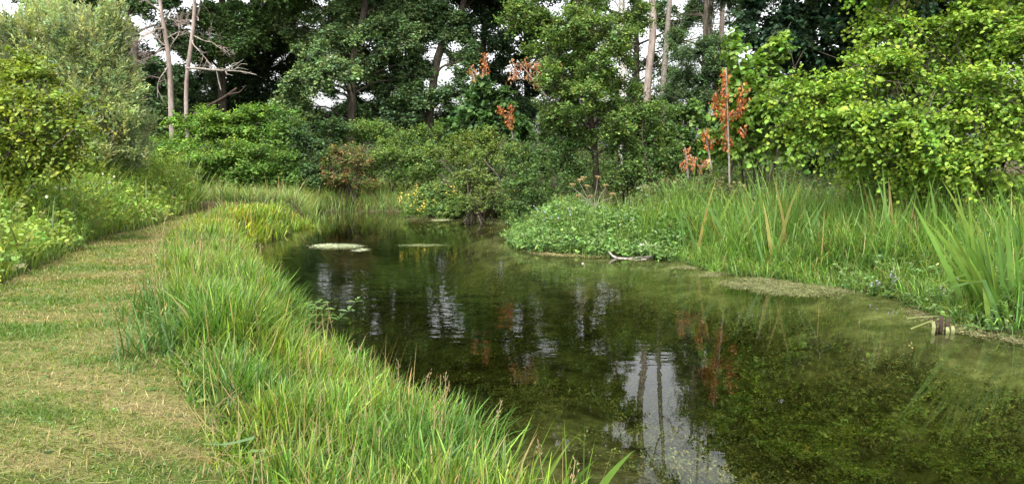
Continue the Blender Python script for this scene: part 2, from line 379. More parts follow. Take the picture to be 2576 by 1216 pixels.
lush = pn > .56; c[lush] = palette(lush.sum(), [(.075, .15, .02), (.11, .18, .028)], [2, 1], .22)
dry = R.random(len(q)) < np.clip(edge * .45 + np.clip((.45 - pn) / .2, 0, 1) * .6, 0, .85) * np.clip((16 - q[:, 1]) / 3, .1, 1)
c[dry] = palette(dry.sum(), [(.32, .26, .135), (.26, .215, .10), (.20, .145, .08)], [2, 2, 1], .22)
v = pn
hh = R.uniform(.02, .055, len(q)) * np.where(v > .62, 1.5, 1)
blades(mb, ground3(q, 0), hh, R.uniform(.004, .008, len(q)) * np.clip(q[:, 1] / 5, 1, 2.4), R.uniform(.1, 1.0, len(q)), R.uniform(0, 1.1, len(q)), c, rows=3, kink=0)
q = scatter(TURF, 1500, lambda x, y: near(x, y) * (y < 9)); q = q[q[:, 1] > 2.2]      # clover and daisy rosettes in the turf
sprays(mb, ground3(q, .015), R.normal(0, 1, (len(q), 3)) * [1, 1, .15], R.uniform(.02, .06, len(q)), 6, .018, .015, palette(len(q), [(.07, .15, .025), (.11, .18, .04)], [1, 1]), kind='hex', droop=.05)
tag(mb.build('mown_grass', M_GRASS), kind='stuff')
mb = MB()
q = scatter(TURF, 8000, lambda x, y: near(x, y) * (y < 13.5) * (.10 + 1.1 * np.clip((.52 - (.55 * vn(x * .8 + .3 * y, y * 2.4, 1.0, 41) + .3 * vn(x, y * 1.6, 3.1, 43) + .075)) / .12, 0, 1)))
q = q[q[:, 1] > 2.2]; P = ground3(q, .012); P[:, 2] += R.uniform(0, .03, len(q))
c = palette(len(q), [(.28, .23, .13), (.23, .19, .10), (.18, .14, .08), (.27, .26, .11)], [3, 3, 2, 2], .2)
az = np.where(R.random(len(q)) < .7, R.normal(.15, .5, len(q)), R.uniform(0, 6.28, len(q)))
blades(mb, P, R.uniform(.05, .17, len(q)), R.uniform(.003, .0055, len(q)) * np.clip(q[:, 1] / 5, 1, 2.4), R.uniform(1.42, 1.6, len(q)), R.normal(0, .15, len(q)), c, rows=4, az=az, kink=.1)
tag(mb.build('dry_clippings_grass', M_DRY), kind='stuff')

# ------------------------------------------------------------------ grass verge between path and water
def curve_between(A, n): return smoothline(A, n)
VERGE = np.concatenate([RP[(RP[:, 1] > 1.5)][:], np.array(P2(0, [(790, 540), (778, 547), (750, 577), (700, 600), (628, 622)])), np.array(LEFT_SHORE[::-1]), [(.75, 1.8)]])
VERGE = VERGE[~((VERGE[:, 1] > 18.6))]
def vd(x, y): return np.clip(1.25 - y / 17, .25, 1) ** 1.6
mb = MB()
q = scatter(VERGE, 46000, lambda x, y: vd(x, y) * (.08 + 1.0 * vn(x, y, 3.4, 2))); q = q[q[:, 1] > 1.9]
v1 = vn(q[:, 0], q[:, 1], 1.3, 3); v2 = vn(q[:, 0], q[:, 1], 2.6, 5)
pd = pdist(PATHPOLY, q[:, 0], q[:, 1])
h = (.17 + .27 * v1 + .16 * v2) * np.where(q[:, 1] > 9, np.where(q[:, 1] > 13.5, 1.15, .8), 1) * np.clip(.25 + np.maximum(pd - .12 * vn(q[:, 0], q[:, 1], 4.5, 51), 0) / .32, .25, 1) * R.uniform(.6, 1.2, len(q)) * np.clip(1.2 - q[:, 1] / 28, .6, 1) * np.clip(.75 + (q[:, 1] - 3) / 8, .75, 1)
far_ = sst((q[:, 1] - 9) / 4)[:, None]
c = palette(len(q), [(.10, .205, .028), (.145, .25, .034), (.06, .145, .028), (.19, .26, .045), (.33, .24, .11)], [4, 3.4, 2.6, 1.6, .45], .34)
c *= 1 + far_ * np.array([.45, .22, .1]); gl = vn(q[:, 0], q[:, 1], 1.5, 9); c *= (np.array([1, 1, 1.]) + (gl[:, None] - .5) * np.array([.5, .18, -.3]))
az = np.where(R.random(len(q)) < .3, R.normal(-.2, .7, len(q)), R.uniform(0, 6.28, len(q)))
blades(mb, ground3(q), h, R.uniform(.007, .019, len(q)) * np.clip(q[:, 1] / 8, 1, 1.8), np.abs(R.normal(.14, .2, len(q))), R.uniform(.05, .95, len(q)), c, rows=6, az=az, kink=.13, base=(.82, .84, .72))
# drier stems with seed heads among them
q = scatter(VERGE, 600, vd); q = q[q[:, 1] > 2]; P = ground3(q)
blades(mb, P, R.uniform(.35, .7, len(q)), .005, np.abs(R.normal(.1, .12, len(q))), R.uniform(0, .5, len(q)), palette(len(q), [(.34, .26, .14), (.26, .22, .09)], [1, 1]), rows=5)
q = scatter(VERGE, 3800, vd); q = q[q[:, 1] > 2]            # flattened dead thatch and low weeds between the blades
P = ground3(q, .01); P[:, 2] += R.uniform(0, .16, len(q))
blades(mb, P, R.uniform(.12, .38, len(q)), R.uniform(.004, .008, len(q)), R.uniform(.7, 1.5, len(q)), R.normal(0, .5, len(q)), palette(len(q), [(.28, .22, .12), (.22, .17, .09), (.30, .27, .12), (.16, .2, .05)], [2, 2, 1.5, 2]), rows=5, kink=.3)
q = scatter(VERGE, 260, vd); P = ground3(q, .08)
sprays(mb, P, R.normal(0, .5, (len(q), 3)) + [0, 0, .5], R.uniform(.06, .16, len(q)), 7, .045, .022, palette(len(q), [(.10, .18, .035), (.14, .21, .06)], [1, 1]), kind='hex')
q = scatter(VERGE, 70, vd); q = q[q[:, 1] > 2]; P = ground3(q); hh = R.uniform(.35, .62, len(q))
for p, h0 in zip(P, hh):                    # flowering stems with brown panicles
    e = p + np.array([R.normal(0, .1), R.normal(0, .1), h0]); tube(mb, [p, (p + e) / 2, e], .0022, 3, (.28, .24, .10)); t = R.uniform(.72, 1, 14)
    leaves(mb, p + (e - p) * t[:, None] + R.normal(0, .007, (14, 3)), np.tile(e - p, (14, 1)) + R.normal(0, .25, (14, 3)), R.normal(0, 1, (14, 3)), .022, .007, palette(14, [(.32, .22, .13), (.26, .2, .12)], [1, 1]))
tag(mb.build('verge_grass', M_GRASS), kind='stuff')

# ------------------------------------------------------------------ tall herbs left of the path
HERB = np.concatenate([LP[(LP[:, 1] > 5) & (LP[:, 1] < 15.6)], [(-7.4, 17.5), (-9.5, 19.3), (-12, 19), (-12.5, 14), (-9.5, 8), (-7.8, 5)]])
mb = MB(); q = scatter(HERB, 25000, lambda x, y: np.clip(1.3 - y / 22, .4, 1))
pd = pdist(LP, q[:, 0], q[:, 1], False); v = vn(q[:, 0], q[:, 1], .9, 6)
hs = np.clip(.42 + pd * .9, .42, 1.5)
h = hs * (.62 + .5 * v) * R.uniform(.6, 1.15, len(q))
c = palette(len(q), [(.19, .30, .05), (.25, .34, .07), (.14, .24, .05), (.20, .29, .12), (.32, .26, .12)], [4, 3, 2.5, 1.6, .7], .2)
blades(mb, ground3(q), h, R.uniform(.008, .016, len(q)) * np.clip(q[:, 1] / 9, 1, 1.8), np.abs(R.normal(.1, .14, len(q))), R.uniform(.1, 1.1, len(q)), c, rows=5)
q = scatter(HERB, 260); pd = pdist(LP, q[:, 0], q[:, 1], False)        # reed shoots standing over the rest
blades(mb, ground3(q), np.clip(.8 + pd * .6, .7, 1.9) * R.uniform(.8, 1.1, len(q)), .03, np.abs(R.normal(.1, .1, len(q))), R.uniform(.2, .9, len(q)), palette(len(q), [(.10, .17, .075), (.13, .2, .08)], [1, 1]), rows=6)
tag(mb.build('bank_grass', M_GRASS), kind='stuff')
mb = MB(); q = scatter(HERB, 8500); pd = pdist(LP, q[:, 0], q[:, 1], False); v = vn(q[:, 0], q[:, 1], .9, 6)
P = ground3(q, .05); P[:, 2] += np.clip(.30 + pd * .85, .30, 1.4) * (.55 + .5 * v) * R.uniform(.2, 1.0, len(q))
yl = vn(q[:, 0], q[:, 1], .6, 12)
c = palette(len(q), [(.18, .28, .05), (.23, .30, .05), (.13, .22, .045), (.24, .21, .09)], [4, 3, 2, .4], .15)
sprays(mb, P, R.normal(0, .6, (len(q), 3)) + [0, -.3, .6], R.uniform(.12, .3, len(q)), 7, .06, .04, c, kind='hex', droop=.1, flat=.55)
tag(mb.build('bank_undergrowth', M_LEAF), kind='stuff')

# ------------------------------------------------------------------ reeds along the far shore
FARR = [tuple(on(a, b, 0)[:2]) for a, b in [(778, 547), (790, 532), (900, 531), (1010, 532)]] + [(-2.6, 19.6), (-1.0, 19.6), (-1.0, 22.5), (-4, 23.5), (-9, 23.5), (-12, 22), (-9.5, 19.8), (-6.5, 18.9), (-4.6, 18.9)]
FARR = np.array(FARR)
mb = MB(); q = scatter(FARR, 24000)
v = vn(q[:, 0], q[:, 1], .8, 8); h = (.45 + .3 * v) * R.uniform(.6, 1.2, len(q)) * np.where(q[:, 1] > 21.2, 1.15, 1)
c = palette(len(q), [(.18, .28, .08), (.22, .31, .10), (.13, .22, .07), (.29, .25, .12), (.32, .23, .13)], [4, 3, 2.5, 1.0, .8], .2)
blades(mb, ground3(q), h, R.uniform(.012, .022, len(q)), np.abs(R.normal(.12, .15, len(q))), R.uniform(.2, 1.4, len(q)), c, rows=5, kink=.15)
q = scatter(FARR, 120); P = ground3(q)
blades(mb, P, R.uniform(.75, 1.05, len(q)), .03, np.abs(R.normal(.1, .1, len(q))), R.uniform(.1, .7, len(q)), palette(len(q), [(.26, .19, .11), (.22, .18, .08)], [1, 1]), rows=5)
tag(mb.build('far_reeds_grass', M_GRASS), kind='stuff')

# ------------------------------------------------------------------ sedge and tall grass on the right bank
SED = np.array([tuple(on(a, b, 0)[:2]) for a, b in [(1600, 646), (1660, 646), (1705, 654), (1800, 686), (1950, 700), (2130, 727), (2250, 742), (2330, 785), (2400, 815), (2560, 835)]] + [(6.6, 8.4), (7.2, 10.2), (7.2, 12.5), (5.6, 14.6), (2.9, 14.8), (2.3, 13.4)])
mb = MB(); q = scatter(SED, 30000, lambda x, y: np.clip(1.6 - y / 14, .4, 1))
sd = sdist(q[:, 0], q[:, 1]); v = vn(q[:, 0], q[:, 1], 1.7, 10)
h = np.clip(.30 + sd * .5, .30, 1.15) * (.42 + .85 * v) * R.uniform(.6, 1.15, len(q))
c = palette(len(q), [(.115, .235, .035), (.155, .275, .05), (.075, .17, .038), (.21, .26, .06), (.3, .23, .10)], [4, 3, 2.6, 1.3, .5], .28)
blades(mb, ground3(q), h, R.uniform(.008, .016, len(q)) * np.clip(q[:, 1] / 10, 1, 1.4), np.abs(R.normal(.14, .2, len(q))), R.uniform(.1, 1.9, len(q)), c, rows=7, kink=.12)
q = scatter(SED, 1900, lambda x, y: sdist(x, y) > .5)
blades(mb, ground3(q), R.uniform(.6, 1.15, len(q)), R.uniform(.014, .024, len(q)), np.abs(R.normal(.12, .14, len(q))), R.uniform(0, .8, len(q)), palette(len(q), [(.10, .21, .034), (.15, .25, .045), (.26, .2, .09)], [4, 3, .5]), rows=6, kink=.12)
tag(mb.build('sedge_grass', M_GRASS), kind='stuff')

# ------------------------------------------------------------------ low herbs on the point and along the right shore
PEN = np.array([tuple(on(a, b, 0)[:2]) for a, b in [(1272, 604), (1300, 630), (1500, 645), (1700, 655), (1720, 640)]] + [(3.6, 13.4), (2.6, 15.5), (.6, 16.6), (.05, 16.0)])
mb = MB(); q = scatter(PEN, 5200); sd = sdist(q[:, 0], q[:, 1]); v = vn(q[:, 0], q[:, 1], 1.3, 11)
P = ground3(q, .03); P[:, 2] += np.clip(.12 + sd * .45, .12, .5) * (.35 + .85 * v) * np.sqrt(R.random(len(q)))
c = palette(len(q), [(.11, .20, .055), (.14, .235, .07), (.075, .155, .04)], [3, 3, 2], .2)
sprays(mb, P, R.normal(0, .6, (len(q), 3)) + [0, -.25, .5], R.uniform(.1, .2, len(q)), 7, .055, .032, c, kind='hex', droop=.1, flat=.6, hue=.05)
q = scatter(PEN, 4200, lambda x, y: .25 + (vn(x, y, 1.6, 13) > .55)); sd = sdist(q[:, 0], q[:, 1])
blades(mb, ground3(q), np.clip(.25 + sd * .45, .25, .75) * R.uniform(.5, 1.25, len(q)), .013, np.abs(R.normal(.1, .12, len(q))), R.uniform(.1, .9, len(q)), palette(len(q), [(.10, .2, .04), (.15, .22, .05)], [1, 1]), rows=5)
tag(mb.build('waterside_undergrowth', M_LEAF), kind='stuff')
mb = MB(); q = scatter(PEN, 90, lambda x, y: (sdist(x, y) > .5) * (x > .4)); P = ground3(q, .5); P[:, 2] += R.uniform(-.08, .12, len(q))
leaves(mb, P, R.normal(0, 1, (len(q), 3)), np.array([[0, -.6, .8]]) + R.normal(0, .2, (len(q), 3)), .03, .03, palette(len(q), [(.26, .33, .58), (.38, .34, .52)], [2, 1], .1))
tag(mb.build('blue_flowers_undergrowth', M_PETAL), kind='stuff')
LOWR = np.array([tuple(on(a, b, 0)[:2]) for a, b in [(2130, 730), (2250, 747), (2330, 790), (2380, 824), (2575, 850), (2800, 900)]] + [(6.6, 4.6), (8.8, 5), (9.2, 9.4), (5.4, 10.2), (4.4, 9.9)])
mb = MB(); q = scatter(LOWR, 2600); sd = sdist(q[:, 0], q[:, 1]); P = ground3(q, .02); P[:, 2] += np.clip(.06 + sd * .4, .06, .42) * R.uniform(.4, 1, len(q))
sprays(mb, P, R.normal(0, .6, (len(q), 3)) + [0, -.2, .5], R.uniform(.08, .18, len(q)), 6, .05, .028, palette(len(q), [(.085, .16, .045), (.12, .19, .06)], [1, 1], .15), kind='hex', droop=.1, flat=.6)
q = scatter(LOWR, 6800); sd = sdist(q[:, 0], q[:, 1])
blades(mb, ground3(q), np.clip(.15 + sd * .4, .15, .5) * R.uniform(.7, 1.2, len(q)), .010, np.abs(R.normal(.15, .2, len(q))), R.uniform(.2, 1.2, len(q)), palette(len(q), [(.10, .19, .04), (.13, .21, .06), (.2, .18, .08)], [3, 2, .5]), rows=5)
tag(mb.build('shore_undergrowth', M_GRASS), kind='stuff')

# brambles and nettles behind the sedge, and undergrowth under the wood edge
mb = MB()
for poly, n, hz, cols in [(np.array([(2.6, 14.2), (5.5, 13.9), (7.5, 12), (10, 13), (8, 17.5), (3, 18)]), 6500, 1.05, [(.075, .115, .04), (.10, .145, .055), (.13, .13, .065)]),
                          (np.array([(-14, 23), (-8, 23.6), (-3, 23.6), (0, 21), (4, 19), (9, 18.5), (14, 24), (12, 30), (0, 31), (-14, 30)]), 15000, 1.9, [(.05, .095, .025), (.07, .12, .03)])]:
    q = scatter(poly, n); v = vn(q[:, 0], q[:, 1], .7, 14); P = ground3(q, 0); P[:, 2] += hz * (.4 + .7 * v) * np.sqrt(R.random(len(q)))
    sprays(mb, P, R.normal(0, .6, (len(q), 3)) + [0, -.35, .4], R.uniform(.2, .4, len(q)), 7, .075, .05, palette(len(q), cols, np.ones(len(cols)), .15), kind='rhomb')
tag(mb.build('wood_edge_undergrowth', M_LEAF), kind='stuff')

# ------------------------------------------------------------------ trees and shrubs
OAK = dict(K=8, ln=(.35, .7), L=.13, W=.085, cols=[(.046, .090, .034), (.060, .110, .040), (.075, .128, .047)], dens=56, up=.35, droop=.15, flat=.6, kind='rhomb', tip=(1.2, 1.2, 1.0), var=.2)
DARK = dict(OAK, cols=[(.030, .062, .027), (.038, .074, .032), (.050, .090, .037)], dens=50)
HAZEL = dict(lay=.32, ks=1.5, sr=1.1, hfill=.05, K=11, ln=(.35, .7), L=.07, W=.06, cols=[(.15, .25, .028), (.18, .285, .032), (.12, .21, .028)], dens=80, up=.06, droop=.30, flat=.72, kind='broad', tip=(1.22, 1.16, .9), var=.10, spread=.7)
HORN = dict(lay=.45, ks=1.4, K=10, ln=(.4, .75), L=.095, W=.06, cols=[(.085, .165, .026), (.11, .195, .030), (.068, .14, .026)], dens=52, up=.12, droop=.22, flat=.75, kind='rhomb', tip=(1.55, 1.45, .95), var=.18)  # strong tip lightening: young leaves plus highlights of the tiers put into the colour
WILLOW = dict(ks=1.6, K=18, ln=(.3, .6), L=.085, W=.026, cols=[(.235, .28, .155), (.20, .245, .135), (.27, .325, .165)], dens=170, up=1.1, droop=.0, flat=.3, kind='rhomb', tip=(1.2, 1.2, .95), var=.16, spread=.35)
ALDER = dict(K=8, ln=(.2, .45), L=.058, W=.042, cols=[(.080, .14, .030), (.10, .165, .038), (.12, .19, .042)], dens=110, up=.3, droop=.1, flat=.45, kind='hex', tip=(1.2, 1.2, .9), var=.2)
THORN = dict(K=8, ln=(.25, .5), L=.07, W=.045, cols=[(.092, .155, .034), (.115, .185, .04), (.075, .135, .032)], dens=75, up=.3, droop=.12, flat=.55, kind='rhomb', tip=(1.3, 1.25, .9), var=.2)
SYCA = dict(K=7, ln=(.35, .7), L=.14, W=.13, cols=[(.045, .095, .032), (.06, .12, .036)], dens=30, up=.2, droop=.3, flat=.7, kind='broad', tip=(1.15, 1.2, .9), var=.18)
IVY = dict(K=7, ln=(.25, .5), L=.10, W=.09, cols=[(.06, .115, .032), (.085, .15, .04)], dens=55, up=.15, droop=.3, flat=.6, kind='hex', tip=(1.3, 1.25, .9), var=.22)
YEW = dict(K=12, ln=(.35, .7), L=.10, W=.03, cols=[(.055, .10, .04), (.07, .12, .048)], dens=75, up=.15, droop=.25, flat=.6, kind='rhomb', tip=(1.4, 1.4, 1.1), var=.2, spread=.6)

def crown_into(mb, tw, clumps, sp, twigs=0.03, fill=.3):
    for (c, r) in clumps:
        c = np.asarray(c); r = np.asarray(r)
        area = 4 * math.pi * ((r[0] * r[1]) ** 1.6 / 3 + (r[0] * r[2]) ** 1.6 / 3 + (r[1] * r[2]) ** 1.6 / 3) ** (1 / 1.6)
        N = max(12, int(sp['dens'] * area * sp.get('mul', 1)))
        K = int(np.clip(area * sp.get('ks', .9), 7, 60))
        sc = nrm(R.normal(0, 1, (K, 3)) + [0, 0, .15]) * R.uniform(.55, .85, (K, 1)); sr = R.uniform(.20, .42, K) * sp.get('sr', 1)
        k = R.integers(0, K, N); b = nrm(R.normal(0, 1, (N, 3))) * (R.random((N, 1)) ** (1 / 2.2))
        lay = sp.get('lay', 1.); u = sc[k] + b * sr[k][:, None] * np.array([1 + .8 * (1 - lay), 1 + .8 * (1 - lay), lay])
        inn = R.random(N) < sp.get('hfill', fill); u[inn] = nrm(R.normal(0, 1, (inn.sum(), 3))) * (R.random((inn.sum(), 1)) ** .5) * .75
        o = c + u * r
        o[:, 2] = np.maximum(o[:, 2], .12)
        d = nrm(u / np.maximum(r, .2) * r.mean()) + [0, 0, sp['up']] + R.normal(0, .38, (N, 3))
        tint = np.exp(R.normal(0, .10, (K, 1)))[k]
        col = palette(N, sp['cols'], np.ones(len(sp['cols'])), .08) * tint
        t = R.random(N) < twigs
        a = dict(droop=sp['droop'], flat=sp['flat'], tip=sp['tip'], var=sp['var'], kind=sp['kind'], spread=sp.get('spread', .75))
        ln = R.uniform(*sp['ln'], N) * sp.get('lnmul', 1)
        o = o - nrm(d) * ln[:, None] * .5
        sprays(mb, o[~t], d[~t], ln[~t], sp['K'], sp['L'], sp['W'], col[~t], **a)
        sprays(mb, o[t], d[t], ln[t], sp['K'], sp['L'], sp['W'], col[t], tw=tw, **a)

def cl(*L): return [(W(px, py, Y), (m(rx, Y), max(m(rx, Y), m(rz, Y)) * (q[0] if q else .8), m(rz, Y))) for (px, py, rx, rz, Y, *q) in L]
def trunkline(L, Y, ground=True):
    pts = [W(px, py, Y + (q[0] if q else 0)) for (px, py, r, *q) in L]; rad = [m(r, Y) for (px, py, r, *q) in L]
    pts, rad = np.array(pts), np.array(rad)
    if ground:
        b = pts[0].copy(); b[2] = height(b[0], b[1]) - .12
        if pts[0][2] - b[2] > .3: pts = np.vstack([b, pts]); rad = np.concatenate([[rad[0] * 1.25], rad])
        else: pts[0] = b
    return smoothline(np.column_stack([pts, rad]), max(8, 3 * len(pts)))

def plant(name, label, cat, clumps, sp, trunk=None, Y=None, foot=None, group=None, bark=None, stems=4, twigs=.03, fill=.2, limbs=True, lr=.30, leafmat_=None, extra=None):
    """a tree (trunk + crown) or a shrub (stems + foliage)"""
    cs = np.array([c for c, r in clumps])
    if trunk is not None:
        T = trunkline(trunk, Y); base = T[0, :3].copy()
    else:
        base = np.array([cs[:, 0].mean(), cs[:, 1].mean(), 0]) if foot is None else W(foot[0], 400, foot[1]); base[2] = height(base[0], base[1]) - .05
    root = thing(name, base, label, cat, group)
    wood = MB(); tw = wood
    if trunk is not None:
        tube(wood, T[:, :3], T[:, 3], 9)
        if limbs:
            for c, r in clumps:
                zz = c[2] - R.uniform(.15, .5) * max(r) - .25 * np.linalg.norm((c - T[0, :3])[:2])
                k = int(np.argmin(np.abs(T[:, 2] - zz))); k = min(max(k, 1), len(T) - 1)
                L = smoothline(wavy(T[k, :3], c + np.array([0, 0, .2]) * r[2], 6, .06, .05), 12)
                r0 = min(T[k, 3] * .6, .03 + lr * .11 * max(r)); tube(wood, L, np.linspace(r0, .012, len(L)), 6)
                for _ in range(5):
                    j = R.integers(5, 11); e = c + nrm(R.normal(0, 1, 3)) * r * .8
                    tube(wood, smoothline(wavy(L[j], e, 4, .05, .06), 6), np.linspace(max(.012, r0 * .35), .006, 6), 4)
    else:
        for s in range(stems):
            for c, r in clumps[:6]:
                if R.random() < 2.2 / max(1, len(clumps)) + .25:
                    b = base + np.array([R.normal(0, .18), R.normal(0, .18), 0])
                    L = smoothline(wavy(b, c + nrm(R.normal(0, 1, 3)) * r * .6, 6, .08, .05), 12)
                    tube(wood, L, np.linspace(.035, .008, 12), 5)
    fol = MB(); crown_into(fol, tw, clumps, sp, twigs, fill)
    if extra: extra(root, wood, fol, tw)
    if wood.n: wood.build('trunk' if trunk is not None else 'stems', bark or M_BARK, root, True)
    fol.build('crown' if trunk is not None else 'foliage', leafmat_ or M_LEAF, root)
    return root

# the willow and the hazel left of the path
plant('willow_tree', 'tall rounded grey-green willow with fine upright shoots behind the leafy hazel', 'willow tree',
      cl((120, 120, 150, 110, 15.5), (215, 110, 110, 100, 15), (20, 160, 140, 120, 16), (270, 215, 85, 95, 15), (200, 250, 120, 120, 15), (305, 320, 68, 90, 15), (240, 360, 110, 85, 14.8), (110, 300, 130, 130, 15.2), (-80, 260, 150, 200, 16.5), (150, 390, 150, 70, 15), (320, 390, 50, 50, 15)),
      WILLOW, [(170, 420, 12), (175, 330, 10), (170, 200, 7), (150, 120, 4)], 15.6, bark=M_BARK, twigs=.015, fill=.25)
plant('hazel_bush', 'yellow-green hazel bush with round leaves at the left edge, in front of the willow', 'bush',
      cl((40, 190, 60, 40, 11, .7), (110, 185, 50, 26, 10.8, .6), (110, 250, 80, 34, 10.6, .7), (20, 270, 80, 50, 10.9), (150, 300, 70, 24, 10.6), (50, 340, 90, 40, 10.6), (130, 365, 70, 26, 10.6), (-90, 280, 100, 130, 11.2), (200, 258, 34, 12, 10.6), (195, 312, 40, 12, 10.5), (20, 420, 100, 40, 10.7), (150, 410, 70, 26, 10.8), (-60, 420, 100, 60, 10.8), (60, 150, 50, 18, 11)),
      dict(HAZEL, L=.058, W=.046, dens=85, up=.12, cols=[(.15, .21, .028), (.18, .24, .03), (.125, .185, .028)]), twigs=.14, fill=.2, stems=5, foot=(0, 11.3))

# dead pale trees, the broken boughs
def branchy(mb, a, b, r0, n=6, depth=2, spread=.6, sides=5):
    L = smoothline(wavy(a, b, 6, .03, .06), 10); tube(mb, L, np.linspace(r0, r0 * .3, 10), sides)
    ln = np.linalg.norm(b - a)
    if depth:
        for k in range(n):
            j = R.integers(3, 10); d = nrm(nrm(b - a) * .5 + R.normal(0, spread, 3) + [0, 0, .1])
            branchy(mb, L[j], L[j] + d * ln * R.uniform(.25, .5), r0 * .45, max(2, n - 2), depth - 1, spread, 4)
def deadtree(label, Y, trunk, boughs, group):
    T = trunkline(trunk, Y); root = thing('dead_tree', T[0, :3], label, 'dead tree', group)
    mb = MB(); tube(mb, T[:, :3], T[:, 3], 9); mb.build('trunk', M_PALEBARK, root, True)
    for (ax, ay, bx, by, r, n, dp, dy) in boughs:
        mb = MB(); branchy(mb, W(ax, ay, Y), W(bx, by, Y + dy), m(r, Y) * .7, n + 2, dp); mb.build('branch', M_PALEBARK, root, True)
    return root
deadtree('bare pale dead tree with a tangle of curling twigs and a forked top', 26.5, [(431, 292, 7), (429, 215, 6.5), (426, 150, 5.6), (415, 80, 5), (403, 20, 4), (398, -60, 4), (392, -190, 2)],
         [(405, 30, 355, -10, 4, 5, 2, -.5), (414, 75, 330, 110, 3, 8, 3, -1), (418, 120, 335, 165, 2.6, 7, 3, -.6), (424, 160, 395, 250, 2.4, 3, 1, -.4), (418, 100, 470, 60, 2.6, 6, 3, -.5), (428, 165, 447, 40, 3.5, 5, 2, .4), (424, 130, 360, 70, 2.4, 6, 2, .6), (400, 0, 440, -120, 3, 5, 2, .3), (398, -50, 350, -150, 3, 5, 2, .3)], 'pale dead trees')
deadtree('slender dead tree beside it, with a long bleached bough broken out level to one side', 26, [(468, 285, 5), (468, 200, 4.8), (473, 165, 4.8), (481, 110, 5), (487, 70, 4.6), (490, 0, 4), (492, -80, 4), (496, -200, 2)],
         [(487, 78, 520, -20, 4.5, 4, 1, .3), (484, 100, 535, 175, 3, 4, 2, -.6), (486, 90, 560, 120, 2.4, 6, 2, -.4), (488, 70, 440, 50, 2.2, 5, 2, .2), (492, -60, 530, -170, 3, 5, 2, 0)], 'pale dead trees')
def bough(name, label, segs, mat, Y):
    root = MB()
    for pts, r0, r1 in segs:
        L = smoothline([W(px, py, Y + dy) for (px, py, dy) in pts], 14); tube(root, L, np.linspace(m(r0, Y), m(r1, Y), 14), 7)
    return tag(root.build(name, mat, None, True), label, 'branch')
bough('broken_branch', 'bleached broken bough hanging level across the dark wood, twiggy at its tip',
      [([(470, 172, 0), (495, 171, -.1), (540, 177, -.3), (600, 178, -.5), (645, 188, -.7)], 3.2, 1), ([(545, 178, -.3), (550, 205, -.2), (556, 228, -.2)], 1.8, 1.5), ([(560, 178, -.4), (590, 165, -.5), (612, 150, -.6)], 1.5, .6), ([(580, 179, -.4), (600, 170, -.6), (625, 176, -.4)], 1.3, .6),
       ([(575, 178, -.4), (585, 160, -.3), (600, 158, -.3)], 1.3, .6), ([(590, 178, -.4), (606, 160, -.7), (622, 162, -.8)], 1.1, .5), ([(566, 178, -.4), (570, 186, -.5), (585, 190, -.6)], 1.1, .5), ([(600, 178, -.5), (618, 186, -.3), (632, 180, -.4)], 1, .5)], M_TWIG, 25.6)
bough('leaning_bough', 'dark brown rotten bough leaning up out of the light green hornbeams',
      [([(488, 290, .3), (520, 268, 0), (548, 255, -.2), (575, 238, -.4), (595, 222, -.5)], 5.5, 3), ([(575, 238, -.4), (605, 232, -.6), (618, 215, -.8)], 3, 1)], M_ROT, 25)

# the tall trees of the wood, from one side of the pond to the other
def top(px0, px1, py0, py1, n, Y, r=(1.3, 2.2), dY=3):                # clumps of the canopy above
    out = []
    for _ in range(n):
        px, py, y = R.uniform(px0, px1), R.uniform(py0, py1), Y + R.uniform(-dY, dY); q = R.uniform(*r)
        out.append((W(px, py, y), (q, q, q * .7)))
    return out
G_OAK = 'tall trees of the wood behind the pond'
plant('oak_tree', 'dark oak with a leaning bare trunk rising just behind the top of the willow', 'tree',
      cl((255, 30, 40, 40, 31), (275, 100, 60, 45, 31), (320, 105, 45, 40, 31), (300, 200, 70, 50, 32), (340, 280, 70, 70, 32), (355, 25, 35, 30, 31), (240, 170, 60, 60, 32), (370, 140, 45, 40, 32), (380, 230, 50, 60, 33), (200, 20, 60, 30, 33)) + top(60, 420, -240, -40, 9, 33),
      DARK, [(285, 200, 9), (275, 75, 9), (262, 20, 8), (252, -60, 7), (250, -220, 4)], 31.5, G_OAK, M_DARKBARK, leafmat_=M_FAR)
plant('oak_tree', 'open-crowned oak whose dark forked limb crosses the white sky between willow and dead trees', 'tree',
      cl((370, 10, 20, 22, 29), (335, 5, 22, 12, 29), (440, 60, 50, 40, 31), (400, 190, 55, 40, 31), (455, 120, 45, 40, 31), (440, 215, 60, 45, 31), (385, 265, 55, 45, 30), (400, 330, 60, 60, 30), (430, 10, 30, 30, 31)) + top(330, 560, -260, -40, 8, 32),
      OAK, [(345, 250, 8), (342, 120, 7), (336, 80, 7), (320, 50, 6), (310, 10, 5), (305, -80, 4), (300, -160, 3)], 29.5, G_OAK, M_DARKBARK, leafmat_=M_FAR)
plant('oak_tree', 'mid-green oak with layered crown spreading out behind the two dead trees', 'tree',
      cl((545, 90, 60, 45, 32), (610, 60, 55, 40, 32), (520, 40, 45, 40, 32), (590, 120, 55, 40, 32), (650, 70, 55, 55, 33), (560, 25, 50, 25, 32), (640, 20, 40, 16, 33), (505, 130, 50, 40, 33), (700, 30, 50, 40, 33)) + top(480, 760, -290, -50, 12, 34),
      dict(OAK, cols=[(.062, .12, .036), (.08, .145, .044), (.095, .165, .05)]), [(560, 300, 10), (555, 120, 9), (560, -50, 7), (565, -200, 4)], 33.5, G_OAK, M_DARKBARK, leafmat_=M_FAR)
